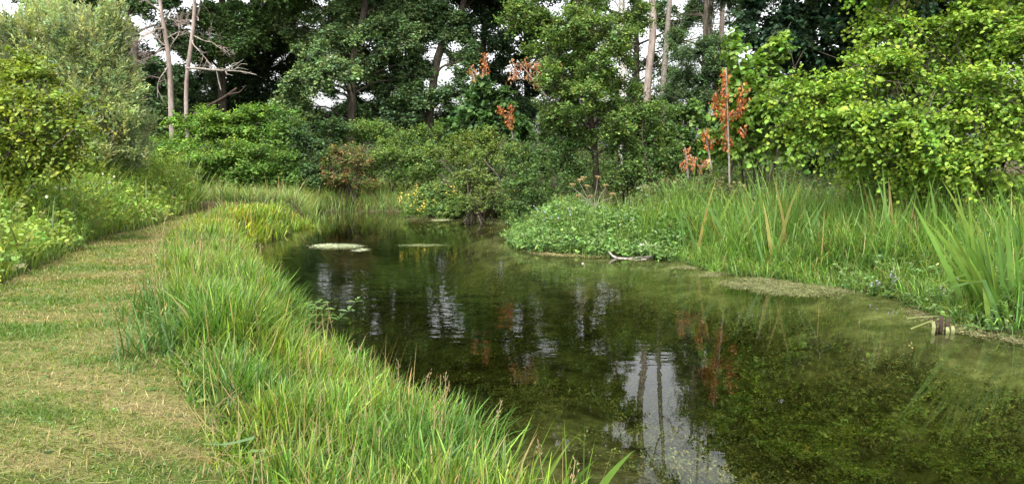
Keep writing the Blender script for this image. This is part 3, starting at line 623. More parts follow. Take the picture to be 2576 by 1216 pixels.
plant('oak_tree', 'deep dark tree filling the shade behind the bleached bough', 'tree',
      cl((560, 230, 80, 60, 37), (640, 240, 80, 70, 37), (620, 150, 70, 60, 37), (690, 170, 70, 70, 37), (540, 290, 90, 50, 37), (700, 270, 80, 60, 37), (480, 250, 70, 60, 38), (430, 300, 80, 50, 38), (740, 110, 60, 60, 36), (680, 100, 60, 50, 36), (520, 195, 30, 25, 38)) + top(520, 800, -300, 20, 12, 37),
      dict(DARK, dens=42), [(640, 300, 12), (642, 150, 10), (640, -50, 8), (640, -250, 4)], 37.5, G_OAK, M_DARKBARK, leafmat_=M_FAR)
plant('oak_tree', 'big spreading oak with a pale grey-green dome of leaves nearest the water', 'tree',
      cl((790, 145, 55, 45, 29), (845, 185, 60, 35, 28.5), (760, 200, 50, 35, 28.5), (730, 255, 45, 35, 29), (800, 215, 50, 25, 28.5), (880, 195, 35, 28, 28.5), (900, 90, 60, 40, 30), (960, 70, 70, 40, 30), (850, 110, 55, 40, 30), (1020, 95, 50, 40, 30), (820, 60, 60, 40, 31), (760, 280, 45, 30, 29), (940, 30, 80, 35, 31), (1030, 40, 60, 35, 31), (960, 130, 40, 25, 30), (905, 165, 45, 32, 30), (948, 185, 32, 25, 31), (1080, 60, 40, 30, 31), (980, 10, 60, 30, 31), (870, 20, 60, 40, 31), (740, 12, 60, 45, 33), (735, 70, 50, 40, 33), (890, 140, 60, 40, 33), (930, 195, 40, 24, 33), (800, 100, 50, 40, 33), (1030, 10, 60, 40, 33), (1060, 128, 20, 14, 31, .9), (1138, 150, 16, 22, 31, .9), (1074, 186, 22, 12, 31, .9), (1118, 120, 12, 10, 31, .9), (1052, 95, 30, 14, 31)) + top(740, 1100, -280, -30, 15, 32),
      dict(OAK, cols=[(.085, .145, .055), (.105, .17, .064), (.125, .19, .075)]), [(880, 330, 11), (888, 250, 10), (880, 180, 10), (900, 110, 9), (920, 20, 8), (925, -200, 4)], 30, G_OAK, M_DARKBARK, leafmat_=M_FAR)
plant('oak_tree', 'oak with a crooked dark trunk leaning across the bright gap in the wood', 'tree',
      cl((1000, 150, 50, 32, 31), (1050, 160, 40, 32, 31), (1010, 215, 40, 40, 31), (960, 250, 45, 40, 31), (1060, 240, 60, 40, 30.5), (1110, 235, 45, 32, 30.5), (1010, 290, 70, 45, 31), (1110, 60, 55, 38, 31), (1160, 60, 50, 45, 31), (1080, 20, 60, 35, 31), (1180, 150, 38, 60, 30.5), (1170, 215, 40, 40, 30), (905, 285, 45, 30, 31)) + top(1000, 1300, -280, -30, 12, 32),
      OAK, [(1075, 330, 11), (1085, 250, 10), (1092, 180, 10), (1105, 120, 10), (1132, 80, 9), (1160, 40, 8), (1180, -60, 6), (1190, -220, 4)], 31, G_OAK, M_BARK, leafmat_=M_FAR)
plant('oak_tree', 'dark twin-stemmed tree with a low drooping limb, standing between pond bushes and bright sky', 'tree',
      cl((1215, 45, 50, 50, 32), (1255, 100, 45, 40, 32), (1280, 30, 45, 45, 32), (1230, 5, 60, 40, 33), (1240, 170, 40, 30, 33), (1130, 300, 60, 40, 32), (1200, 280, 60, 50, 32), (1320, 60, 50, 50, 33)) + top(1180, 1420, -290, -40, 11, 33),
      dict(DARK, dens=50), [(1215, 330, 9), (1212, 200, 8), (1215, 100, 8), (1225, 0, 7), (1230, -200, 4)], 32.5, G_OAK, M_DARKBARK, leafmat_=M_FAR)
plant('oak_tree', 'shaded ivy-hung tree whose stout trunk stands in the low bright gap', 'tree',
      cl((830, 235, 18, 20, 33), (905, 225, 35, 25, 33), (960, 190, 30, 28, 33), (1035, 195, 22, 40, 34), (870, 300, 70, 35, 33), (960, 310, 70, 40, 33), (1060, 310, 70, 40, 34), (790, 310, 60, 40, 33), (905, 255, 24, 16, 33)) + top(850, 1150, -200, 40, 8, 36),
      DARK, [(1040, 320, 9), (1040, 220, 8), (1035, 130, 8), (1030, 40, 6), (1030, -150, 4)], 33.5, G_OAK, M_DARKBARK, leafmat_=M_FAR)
plant('sycamore_tree', 'blue-green dark sycamore with large hanging leaves behind the right-hand hazel', 'tree',
      cl((1900, 40, 70, 60, 22), (1980, 60, 80, 70, 22), (2060, 40, 80, 60, 22), (1930, 120, 60, 50, 22.5), (2040, 130, 70, 60, 22.5), (2150, 60, 80, 70, 22.5), (2130, 160, 80, 60, 23), (2000, 200, 90, 60, 23), (2250, 60, 90, 80, 23), (2400, 80, 110, 100, 24), (2540, 60, 110, 120, 24), (2300, 200, 100, 90, 24)) + top(1880, 2600, -330, -40, 16, 24),
      dict(SYCA, cols=[(.026, .058, .030), (.034, .070, .034)]), [(2030, 330, 14), (2040, 150, 12), (2030, -20, 9), (2030, -250, 5)], 23.5, G_OAK, M_DARKBARK, leafmat_=M_FAR)
plant('yew_tree', 'dense dark evergreen with feathery drooping sprays right of the tall bare trunks', 'tree',
      cl((1740, 140, 55, 45, 25), (1790, 130, 50, 40, 25), (1720, 195, 50, 40, 25), (1780, 200, 60, 45, 25), (1830, 170, 45, 50, 25.5), (1700, 240, 40, 30, 25), (1760, 250, 60, 30, 25), (1690, 95, 40, 22, 27), (1745, 40, 50, 45, 28), (1850, 240, 50, 40, 25)) + top(1840, 1900, -120, -60, 1, 28),
      YEW, [(1770, 300, 9), (1772, 180, 8), (1775, 60, 6), (1780, -150, 3)], 25.7, G_OAK, M_DARKBARK, leafmat_=M_FAR)

plant('ash_tree', 'light-crowned ash filling the background behind the tall bare trunks', 'tree',
      cl((1590, 60, 40, 40, 36), (1600, 150, 50, 40, 36), (1670, 60, 30, 50, 36), (1700, 120, 50, 40, 35), (1530, 110, 40, 40, 36), (1660, 170, 40, 40, 36), (1720, 40, 45, 40, 35), (1580, 235, 70, 50, 35), (1690, 220, 60, 50, 35), (1850, 40, 30, 40, 34), (1600, 15, 40, 40, 35), (1660, 10, 24, 40, 36), (1480, 0, 60, 40, 34), (1430, -10, 50, 40, 34), (1800, 90, 40, 40, 34), (1500, 170, 40, 40, 36)),
      dict(OAK, dens=24), [(1600, 300, 8), (1602, 180, 7), (1600, 60, 6), (1598, -20, 4)], 36, G_OAK, M_DARKBARK, leafmat_=M_FAR)
plant('ash_tree', 'shady tree behind the orange leaf sprays, white sky showing in flecks through it', 'tree',
      cl((1290, 150, 50, 40, 36), (1240, 120, 40, 40, 36), (1340, 110, 50, 40, 36), (1290, 220, 60, 50, 36), (1370, 220, 60, 50, 36), (1400, 130, 50, 50, 36), (1180, 100, 40, 40, 36), (1440, 230, 60, 60, 36), (1230, 50, 50, 40, 36)),
      dict(DARK, dens=24), [(1330, 330, 9), (1325, 200, 8), (1322, 60, 6), (1320, -20, 4)], 36.5, G_OAK, M_DARKBARK, leafmat_=M_FAR)
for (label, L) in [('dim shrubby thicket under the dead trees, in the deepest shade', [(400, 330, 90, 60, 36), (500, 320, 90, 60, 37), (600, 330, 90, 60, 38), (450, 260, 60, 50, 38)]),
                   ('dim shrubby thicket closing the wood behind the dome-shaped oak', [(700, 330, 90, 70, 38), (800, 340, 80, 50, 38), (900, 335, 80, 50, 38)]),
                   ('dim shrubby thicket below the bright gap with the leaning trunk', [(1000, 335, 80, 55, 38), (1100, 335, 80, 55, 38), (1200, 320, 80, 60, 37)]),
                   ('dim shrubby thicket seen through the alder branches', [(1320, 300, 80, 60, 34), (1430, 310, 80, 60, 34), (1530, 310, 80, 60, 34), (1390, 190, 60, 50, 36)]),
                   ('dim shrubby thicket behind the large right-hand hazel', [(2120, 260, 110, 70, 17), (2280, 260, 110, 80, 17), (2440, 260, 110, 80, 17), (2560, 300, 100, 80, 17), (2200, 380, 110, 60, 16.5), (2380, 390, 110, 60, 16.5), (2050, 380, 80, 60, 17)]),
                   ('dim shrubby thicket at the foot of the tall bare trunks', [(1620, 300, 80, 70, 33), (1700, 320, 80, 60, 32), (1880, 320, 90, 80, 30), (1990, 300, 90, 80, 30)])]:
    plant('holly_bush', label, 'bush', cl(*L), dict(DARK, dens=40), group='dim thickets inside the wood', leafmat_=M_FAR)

# bare tall trunks
def pole(label, Y, trunk, high, twigs, bark, group='tall bare trunks against the sky'):
    T = trunkline(trunk, Y); root = thing('bare_trunk_tree', T[0, :3], label, 'tree', group)
    mb = MB(); tube(mb, T[:, :3], T[:, 3], 9)
    mb.build('trunk', bark, root, True)
    for (a, b, r, n) in twigs:
        mb = MB(); branchy(mb, W(*a, Y), W(*b, Y + R.uniform(-1.5, 1.5)), m(r, Y), n, 2, .45); mb.build('branch', bark, root, True)
    for c, r in high[:5]:
        k = int(np.argmin(np.abs(T[:, 2] - c[2] + 1.5))); mb = MB(); branchy(mb, T[k, :3], np.asarray(c), .07, 4, 1, .4); mb.build('branch', bark, root, True)
    if high:
        fol = MB(); crown_into(fol, MB(), high, dict(OAK, dens=11), 0, .1); fol.build('crown', M_FAR, root)
pole('smooth pinkish bare trunk with a slight bend, tallest beside the bright gap', 28, [(1628, 205, 9), (1638, 130, 9), (1645, 70, 9), (1640, 0, 8.5), (1632, -90, 8), (1645, -190, 7), (1655, -330, 4)], top(1560, 1660, -330, -200, 3, 28, (.8, 1.2), 1),
     [((1640, -60), (1600, -160), 3, 4), ((1646, -190), (1700, -290), 3, 4)], M_PALEBARK)
pole('forked grey trunk right of the bent one, ivy stems at its foot', 29, [(1668, 200, 7), (1674, 130, 7), (1680, 60, 6.5), (1684, 0, 6), (1690, -90, 5.5), (1705, -200, 4.5), (1715, -330, 3)], top(1680, 1760, -360, -260, 1, 29, (.7, .9), 1),
     [((1678, 110), (1712, 60), 2.5, 4), ((1676, 130), (1696, 75), 2.5, 1), ((1690, -90), (1740, -190), 3, 5), ((1700, -170), (1670, -280), 3, 4)], M_TWIG)
pole('rough grey trunk flecked with ivy, left of the bent one', 28.5, [(1567, 200, 9), (1568, 130, 9), (1566, 60, 8), (1562, -30, 7), (1560, -130, 6), (1555, -300, 4)], top(1490, 1590, -320, -120, 4, 29, (1, 1.5), 1),
     [((1565, 40), (1530, -10), 2.5, 3)], M_SPECK)
pole('shaded grey trunk half hidden by the alder leaves', 28, [(1490, 210, 11), (1488, 140, 11), (1484, 70, 10), (1480, -20, 9), (1478, -120, 7), (1470, -300, 4)], top(1380, 1510, -330, -90, 6, 29, (1.1, 1.7), 1.5), [], M_BARK)
pole('pale slender trunk wrapped in thin hanging stems above the evergreen', 30, [(1780, 140, 6), (1783, 60, 6), (1790, 0, 6), (1796, -90, 5), (1800, -190, 4), (1806, -330, 2)], [],
     [((1783, 90), (1756, -20), 1.6, 5), ((1783, 100), (1812, -20), 1.6, 5), ((1785, 120), (1770, 0), 1.6, 4), ((1796, -90), (1830, -200), 2.5, 4), ((1798, -120), (1770, -250), 2.5, 4)], M_PALEBARK)
pole('thin pinkish trunk with a small bright gap at its foot', 31, [(1814, 140, 6), (1814, 60, 6), (1818, 0, 5.5), (1822, -90, 5), (1830, -200, 4), (1836, -330, 2)], [],
     [((1816, 40), (1836, -30), 1.8, 4), ((1824, -120), (1860, -220), 2.2, 4)], M_PALEBARK)

# alder with the speckled trunk
AY = 17.5
plant('alder_tree', 'airy green alder with a lichen-speckled trunk standing in the middle of the far bank', 'alder tree',
      cl((1400, 60, 90, 50, AY), (1500, 40, 90, 50, AY), (1330, 30, 70, 35, AY), (1460, 120, 90, 50, AY), (1370, 140, 80, 40, AY), (1560, 130, 60, 40, AY), (1440, 200, 80, 45, AY), (1540, 200, 65, 40, AY), (1400, 260, 80, 45, AY), (1540, 285, 60, 45, AY - .2), (1600, 40, 45, 40, AY), (1600, 260, 60, 50, AY), (1290, 60, 40, 22, AY), (1420, 330, 80, 50, AY), (1585, 350, 70, 50, AY), (1620, 340, 50, 50, AY),
         (1400, -60, 120, 60, AY), (1520, -70, 90, 60, AY), (1450, -170, 120, 60, AY), (1340, -120, 80, 50, AY), (1470, 235, 55, 32, AY - .9), (1440, 290, 60, 35, AY - .8), (1560, 310, 60, 40, AY - .8), (1380, 200, 60, 40, AY - .7), (1500, 165, 60, 40, AY - .8), (1430, 60, 70, 45, AY - .8), (1540, 80, 60, 45, AY - .8)),
      dict(ALDER, mul=.9), [(1502, 480, 8.5), (1497, 400, 8.5), (1492, 330, 8), (1480, 270, 7.5), (1468, 210, 8), (1462, 150, 7), (1455, 80, 6), (1450, -60, 5), (1446, -170, 3)], AY, 'alder', M_SPECK, twigs=.10, fill=.15, lr=.18)

# shrubs in front of the wood
G_SH = 'shrubs along the far bank'
plant('hornbeam_bush', 'bright green layered hornbeam bush below the pale dead trunks', 'bush',
      cl((440, 370, 70, 45, 22.5), (520, 330, 70, 45, 23), (590, 310, 65, 45, 23), (480, 420, 90, 40, 22), (580, 400, 80, 50, 22), (400, 420, 50, 40, 22.5), (530, 300, 60, 30, 23.5), (640, 310, 60, 50, 23), (460, 305, 40, 20, 23.5)), HORN, group=G_SH, fill=.2)
plant('hornbeam_bush', 'deeper green hornbeam bush with tiered sprays right of the brighter one', 'bush',
      cl((650, 400, 65, 50, 21.8), (690, 340, 60, 45, 22.5), (640, 440, 70, 35, 21.5), (720, 420, 60, 45, 21.8), (700, 290, 50, 30, 23.5)), dict(HORN, cols=[(.068, .14, .028), (.085, .165, .032)]), group=G_SH, fill=.2)
plant('elder_bush', 'dark blue-green elder bush between the hornbeams and the brown-tinged bush', 'bush',
      cl((770, 360, 55, 50, 22.5), (800, 420, 60, 50, 22), (740, 320, 45, 30, 23), (840, 340, 45, 40, 23), (770, 440, 60, 30, 21.8)), dict(HORN, cols=[(.042, .082, .030), (.055, .10, .036)], up=.3, tip=(1.15, 1.15, 1)), group=G_SH)
plant('hawthorn_bush', 'hawthorn bush tinged rusty brown in the middle of the far shore', 'bush',
      cl((880, 390, 50, 35, 21.5), (850, 430, 45, 35, 21.5), (920, 420, 50, 40, 21.8), (890, 455, 60, 25, 21.4)), dict(THORN, cols=[(.13, .105, .045), (.075, .115, .03), (.19, .115, .06), (.09, .13, .035)]), group=G_SH)
plant('hawthorn_bush', 'fresh light green hawthorn bush right of the rusty brown one', 'bush',
      cl((1010, 360, 60, 40, 22), (1060, 400, 60, 45, 21.6), (980, 410, 60, 45, 21.6), (1040, 440, 70, 30, 21.4), (960, 340, 45, 30, 23), (1090, 340, 45, 30, 22.5), (890, 330, 45, 30, 23.5)), THORN, group=G_SH)
plant('sycamore_bush', 'dark broad-leaved sycamore bush carrying dead orange shoots at its top', 'bush',
      cl((1210, 215, 40, 35, 21), (1190, 270, 50, 45, 21), (1250, 260, 50, 45, 21), (1210, 320, 60, 40, 21), (1290, 320, 45, 40, 21), (1150, 330, 40, 35, 21.5)), SYCA, group=G_SH)
plant('hawthorn_bush', 'spreading yellow-green bush under the dark sycamore bush', 'bush',
      cl((1170, 360, 60, 30, 20), (1240, 350, 50, 25, 20), (1120, 385, 45, 25, 20.5), (1290, 400, 50, 35, 19), (1210, 385, 60, 25, 19.6)), dict(THORN, cols=[(.10, .15, .03), (.115, .17, .034)]), group=G_SH)
plant('sallow_bush', 'olive-green sallow bush overhanging the water behind the yellow flowers', 'bush',
      cl((1180, 425, 50, 35, 18.6), (1230, 455, 55, 40, 18.2), (1170, 475, 45, 30, 18.6), (1250, 500, 50, 35, 17.8), (1200, 510, 55, 24, 18.2)), dict(ALDER, cols=[(.085, .125, .03), (.105, .145, .036)], dens=70), group=G_SH, twigs=.06)
plant('alder_bush', 'small-leaved dark green bush at the foot of the speckled alder', 'bush',
      cl((1330, 450, 60, 45, 16.8), (1400, 430, 60, 40, 17), (1340, 510, 70, 32, 16.2), (1430, 480, 60, 40, 16.6), (1300, 400, 45, 40, 17.4), (1360, 370, 50, 40, 17.6), (1420, 520, 50, 28, 16), (1440, 400, 50, 45, 17), (1400, 350, 60, 45, 17.2), (1300, 470, 50, 40, 16.6)), dict(ALDER, cols=[(.05, .095, .024), (.062, .112, .03)], dens=70), group=G_SH)
plant('dogwood_bush', 'leggy green bush with thin upright stems right of the speckled trunk', 'bush',
      cl((1570, 300, 45, 50, 17.4), (1620, 360, 55, 60, 17.2), (1560, 420, 60, 50, 16.8), (1640, 440, 55, 40, 16.8), (1550, 370, 40, 45, 17), (1600, 300, 50, 45, 17.2), (1590, 450, 60, 40, 16.6), (1680, 390, 45, 50, 17), (1545, 470, 40, 35, 16.5), (1660, 300, 40, 50, 17.6)), dict(ALDER, cols=[(.06, .11, .026), (.075, .13, .03)], dens=66), group=G_SH, stems=9, twigs=.08)
plant('ivy_bush', 'glossy dark ivy thicket below the evergreen', 'bush',
      cl((1720, 290, 60, 40, 19.5), (1780, 310, 60, 50, 19.5), (1700, 350, 60, 50, 19), (1770, 380, 60, 40, 19), (1840, 330, 50, 60, 19.2), (1680, 400, 50, 40, 18.5)), IVY, group=G_SH)
plant('lime_bush', 'tall yellow-green bush with large drooping leaves behind the tall orange shoot', 'bush',
      cl((1880, 200, 50, 45, 15), (1930, 160, 40, 45, 15), (1850, 260, 40, 45, 15.3), (1900, 290, 60, 55, 14.8), (1840, 110, 16, 40, 15), (1960, 110, 26, 34, 15), (1930, 230, 60, 60, 14.8), (1890, 360, 55, 40, 15), (1990, 330, 60, 60, 14.8), (1800, 350, 40, 35, 15.6)), dict(SYCA, L=.12, W=.11, cols=[(.11, .19, .03), (.135, .22, .035)], dens=46, droop=.45), group=G_SH, twigs=.05)
def hazelstuff(root, wood, fol, tw):
    for _ in range(46):                                   # the bundle of dead twigs inside
        a = W(R.uniform(2080, 2330), R.uniform(215, 275), 11.6 + R.uniform(-.5, .4)); b = a + np.array([R.uniform(-.9, .5), R.uniform(-.3, .3), R.uniform(-.25, .3)])
        tube(wood, smoothline(wavy(a, b, 5, .05, .05), 8), np.linspace(.005, .002, 8), 4)
    for (x0, y0, x1, y1, r) in [(2420, 420, 2060, 130, .018), (2450, 420, 2120, 290, .016), (2300, 330, 2150, 350, .014), (2500, 400, 2300, 60, .02), (2520, 420, 2520, 60, .025), (2480, 420, 2200, 20, .018)]:
        tube(wood, smoothline(wavy(W(x0, y0, 11.7), W(x1, y1, 11.0), 7, .08, .02), 16), np.linspace(r, .004, 16), 6)
HZ2 = dict(HAZEL, dens=100, ln=(.4, .9), L=.066, W=.054)
plant('hazel_bush', 'large bright yellow-green hazel overhanging the right bank, its leaves in layered sprays', 'bush',
      cl((2250, 180, 130, 70, 11.4, .6), (2080, 250, 90, 50, 11.2, .6), (2000, 210, 50, 30, 11.2, .6), (2180, 300, 120, 50, 11.0, .6), (2350, 120, 140, 80, 11.6, .6), (2450, 240, 140, 80, 11.0, .6), (2340, 310, 110, 50, 10.8, .6), (2500, 60, 130, 80, 11.6, .6), (2250, 60, 80, 50, 11.8, .6), (2480, 370, 120, 50, 10.8, .6), (2230, 390, 100, 40, 11.2, .6), (2380, 430, 90, 30, 11.0, .6), (2640, 200, 120, 200, 11.0, .7), (2680, 400, 100, 60, 10.8), (2300, -60, 160, 70, 11.8, .6), (2560, -60, 160, 80, 11.8, .6), (2050, 330, 70, 30, 11.3, .5), (2010, 295, 46, 14, 11.2, .5), (2110, 200, 60, 24, 11.2, .5), (2560, 470, 90, 30, 10.9, .5), (2430, -150, 200, 80, 12.0, .6)),
      HZ2, twigs=.10, fill=.15, stems=6, foot=(2480, 11.8), extra=hazelstuff)
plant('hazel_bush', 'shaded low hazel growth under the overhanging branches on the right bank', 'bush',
      cl((2300, 470, 90, 40, 12.6), (2420, 500, 100, 40, 12.0), (2540, 520, 80, 40, 11.6), (2180, 440, 70, 40, 13.2), (2640, 500, 80, 60, 11.6)), dict(HAZEL, cols=[(.09, .15, .026), (.105, .17, .03)]), stems=4, foot=(2420, 12.2))  # hazel leaves in darker colours, the shade below the overhang painted in

# dead orange shoots
def shoot(label, Y, stem, arms, n, group='dead orange leafed shoots', cols=((.36, .105, .014), (.29, .08, .014), (.40, .155, .03), (.20, .065, .018))):
    S = smoothline([W(px, py, Y) for px, py in stem], 14); base = S[0].copy()
    root = thing('dead_shoot', base, label, 'dead shoot', group)
    w = MB(); tube(w, S, np.linspace(.022, .008, 14), 6, (.2, .15, .1)); f = MB()
    for arm in arms:
        A = smoothline([W(px, py, Y + R.uniform(-.1, .1)) for px, py in arm], 12); tube(w, A, np.linspace(.012, .005, 12), 5)
        ln = np.linalg.norm(np.diff(A, axis=0), axis=1).sum(); N = int(n * ln)
        k = R.uniform(0, 11, N); i0 = k.astype(int); P = A[i0] + (A[np.minimum(i0 + 1, 11)] - A[i0]) * (k - i0)[:, None] + R.normal(0, .045, (N, 3))
        leaves(f, P, R.normal(0, .5, (N, 3)) + [0, 0, -.9], R.normal(0, 1, (N, 3)), R.uniform(.05, .10, N), R.uniform(.028, .055, N), palette(N, cols, [3, 3, 2, 1], .2), 'hex')
    w.build('stem', M_TWIG, root, True); f.build('dead_leaves', M_DRY, root)
shoot('tall dead shoot of hanging orange leaves with two raised side arms', 14.3, [(1835, 478), (1832, 360), (1826, 170)],
      [[(1830, 372), (1822, 300), (1825, 240), (1824, 172)], [(1822, 292), (1800, 275), (1799, 232)], [(1828, 285), (1862, 285), (1868, 215)], [(1832, 290), (1850, 288), (1866, 265)], [(1862, 320), (1872, 335)]], 150)
shoot('low cluster of orange dead leaves left of the tall orange shoot', 14.8, [(1790, 430), (1782, 380), (1770, 325)], [[(1782, 365), (1772, 325)], [(1780, 362), (1800, 352)], [(1785, 368), (1790, 355)]], 130)
shoot('faded tan-orange dead leaves drooping nearest the tall grass', 14.2, [(1730, 450), (1728, 410), (1722, 370)], [[(1728, 395), (1724, 372)], [(1730, 400), (1715, 425)], [(1740, 395), (1750, 420)], [(1760, 425), (1778, 400)], [(1735, 390), (1745, 405)]], 110, cols=((.36, .15, .06), (.42, .2, .09), (.38, .11, .04), (.26, .12, .06)))
shoot('small orange V-shaped shoot at the side of the speckled alder', 19.5, [(1290, 350), (1285, 320), (1280, 290)], [[(1283, 315), (1256, 268)], [(1284, 318), (1287, 262)], [(1285, 318), (1284, 290)]], 150)
shoot('upright orange shoot with green at its foot, poking above the dark sycamore bush', 20.4, [(1212, 200), (1216, 170), (1219, 132)], [[(1214, 190), (1219, 134)], [(1222, 180), (1224, 160)]], 150)
shoot('thin short orange shoot, first of the two above the dark sycamore bush', 20.4, [(1196, 210), (1190, 190), (1184, 168)], [[(1193, 200), (1185, 168)]], 140)
shoot('wide rusty pink spray of dead leaves inside the alder crown', 17.0, [(1380, 250), (1340, 200), (1300, 150)],
      [[(1300, 190), (1290, 150)], [(1330, 200), (1320, 150)], [(1350, 210), (1350, 155)], [(1370, 200), (1385, 155)], [(1390, 190), (1405, 160)], [(1300, 165), (1340, 160), (1390, 165)], [(1280, 195), (1300, 195)], [(1345, 205), (1350, 220)]], 110, cols=((.32, .13, .055), (.36, .19, .085), (.33, .10, .03), (.25, .14, .07)))

# ------------------------------------------------------------------ plants one can tell apart, wood and floating mats
def Pz(px, py, z=0): return on(px, py, z)
def gbase(px, py, z0=0.):                       # foot of a plant on the ground seen at px,py
    p = on(px, py, z0)
    for _ in range(4): p = on(px, py, float(max(height(p[0], p[1]), -.3)))
    return p
def iris(label, base, n, H, az0, azs, lean, w=.032, cols=None, group='flag iris clumps', name='iris_clump', curl=(.0, .35), spread=.12, kink=.1):
    o = thing(name, base, label, 'iris', group); mb = MB()
    P = np.asarray(base) + np.column_stack([R.normal(0, spread, n), R.normal(0, spread, n), np.zeros(n) - .04])
    c = palette(n, cols or [(.085, .18, .025), (.12, .21, .03), (.07, .15, .03), (.22, .2, .05)], [4, 3, 2, .15] if cols is None else np.ones(len(cols)), .12)
    blades(mb, P, H * R.uniform(.6, 1.08, n), w * R.uniform(.75, 1.15, n), R.uniform(*lean, n), R.uniform(*curl, n), c, rows=8, az=R.normal(az0, azs, n), kink=kink, tipc=(1.1, 1.05, .8), base=(1.1, 1.05, .9), fan=(name == 'iris_clump'))
    mb.build('leaves', M_GRASS, o); return o
PI = math.pi
iris('large flag iris fanning out over the water beside the mint, nearest on the right bank', gbase(2505, 812), 34, 1.5, PI, .45, (.04, .7), .056)
iris('tall upright flag iris at the right edge, behind the large fanning one', gbase(2560, 745), 20, 1.45, PI * .5, 1.6, (.02, .4), .058)
iris('pale bluish flag iris clump between the sedge and the hazel shadow', gbase(2215, 660), 34, 1.5, PI * .6, 1.5, (.04, .35), .048, [(.085, .17, .04), (.10, .19, .05), (.2, .18, .07)], spread=.22)
iris('loose flag iris clump in front of the hazel, right of the pale bluish one', gbase(2330, 660), 26, 1.4, PI * .4, 1.5, (.05, .4), .05, spread=.22)
iris('small stiff iris standing in the water at the end of the driftwood', Pz(1725, 662, -.1), 9, .62, PI * .5, 1.6, (.04, .4), .026, spread=.09)
iris('dense iris patch in the sedge right of the driftwood', gbase(1810, 640), 40, 1.4, PI * .8, 1.2, (.05, .45), .048, spread=.28)
iris('dark broad-bladed iris patch rising behind the broad olive mat', gbase(1960, 655), 34, 1.4, PI * .7, 1.4, (.05, .45), .048, [(.06, .15, .03), (.09, .18, .035), (.2, .19, .06)], spread=.25)
iris('dark arching iris patch at the back of the sedge, below the faded tan shoots', gbase(1760, 590), 30, 1.35, PI * .8, 1.3, (.05, .5), .046, [(.065, .155, .03), (.1, .19, .035)], spread=.25)
iris('yellowing iris with rusty leaves on the mud of the left bank corner', gbase(702, 592), 10, .55, PI * .3, 1.5, (.1, .7), .028, [(.30, .20, .05), (.22, .22, .04), (.28, .13, .04)], spread=.12)
iris('short flag iris sprouting from the water at the bottom, beyond the verge grass', Pz(1440, 1245, -.02), 9, .42, PI * .4, 1.7, (.1, .5), .024, spread=.07)
iris('single iris shoot at the end of the verge grass, leaning over the water', Pz(1330, 1215, .0), 6, .5, .3, .5, (.25, .7), .02, spread=.05)
for lab, px, py, n, h in [('dark green grass tuft bulging over the path edge, farther one', 395, 800, 150, .5), ('dark green grass tuft at the bend of the path edge, nearer one', 415, 885, 190, .5), ('dense blue-green tuft in the middle of the verge', 530, 830, 170, .6)]:
    iris(lab, gbase(px, py, .42), n, h, 0, 2.5, (.05, .5), .012, [(.055, .135, .025), (.075, .16, .03), (.05, .12, .035)], 'grass tufts of the verge', 'grass_tuft', (.2, 1.2), .15)

# fallen leaf blades over the water beside the big iris
mb = MB()
for a, b in [((2480, 800), (2270, 742)), ((2460, 810), (2290, 770)), ((2440, 800), (2280, 800)), ((2400, 800), (2290, 826)), ((2430, 790), (2330, 760))]:
    A, B = Pz(*a, .05), Pz(*b, .02); L = smoothline(wavy(A, B, 5, .06, .01), 10); s = np.array([0, .35, .2]) * .045
    tube(mb, L, .004, 3)
    V = np.stack([L - s * .5, L + s * .5], 1).reshape(-1, 3); k = np.arange(9)[:, None] * 2
    mb.add(V, [k + np.array([0, 1, 3, 2])], (.22, .26, .06))
tag(mb.build('fallen_leaves', M_GRASS), 'yellowed iris leaves collapsed flat over the water under the large iris', 'leaves')
p = gbase(548, 1120, .43); mb = MB()
L = smoothline([Pz(508, 1114, .46), Pz(560, 1117, .50), Pz(600, 1110, .53), Pz(640, 1098, .56)], 12); wd = np.linspace(.002, .012, 12)[:, None] * np.array([[-.15, .8, .3]])
k = np.arange(11)[:, None] * 2; mb.add(np.stack([L - wd, L + wd], 1).reshape(-1, 3), [k + np.array([0, 1, 3, 2])], (.09, .16, .06))
tag(mb.build('reed_leaf', M_GRASS), 'long blue-green reed leaf lying out over the edge of the mown path', 'leaf')

def herb(name, label, cat, base, h, nst, leaf, leafL, leafW, flower=None, group=None, spread=.1, nl=9, fl=(.03, 12), lean=.15):
    o = thing(name, base, label, cat, group); mb = MB(); fb = MB()
    for s in range(nst):
        b = np.asarray(base) + [R.normal(0, spread), R.normal(0, spread), -.03]; e = b + np.array([R.normal(0, lean), R.normal(0, lean), 1]) * h * R.uniform(.75, 1.05)
        S = smoothline(wavy(b, e, 5, 0, .02), 12); tube(mb, S, np.linspace(.005, .002, 12), 4, (.09, .12, .04))
        for k in range(nl):
            i = int(2 + k * 9.5 / nl); a = k * PI / 2 + R.normal(0, .2); d = np.array([[math.cos(a), math.sin(a), .35], [-math.cos(a), -math.sin(a), .35]])
            sz = R.uniform(.8, 1.15) * (1.15 - .5 * k / nl)
            leaves(mb, np.tile(S[i], (2, 1)), d, np.tile([0, 0, 1.], (2, 1)), leafL * sz, leafW * sz, palette(2, [leaf], [1], .12), 'broad')
        if flower is not None:
            n = fl[1]; t = R.uniform(.72, 1.0, n); P = S[(t * 11).astype(int)] + R.normal(0, fl[0] * .9, (n, 3))
            leaves(fb, P, R.normal(0, 1, (n, 3)), R.normal(0, .5, (n, 3)) + [0, -.7, .6], fl[0] * R.uniform(.8, 1.4, n), fl[0], palette(n, [flower], [1], .12), 'hex')
    mb.build('foliage', M_LEAF, o)
    if fb.n: fb.build('blossom', M_PETAL, o)
    return o
YEL = (.66, .50, .05)
GY = 'yellow loosestrife on the far bank'
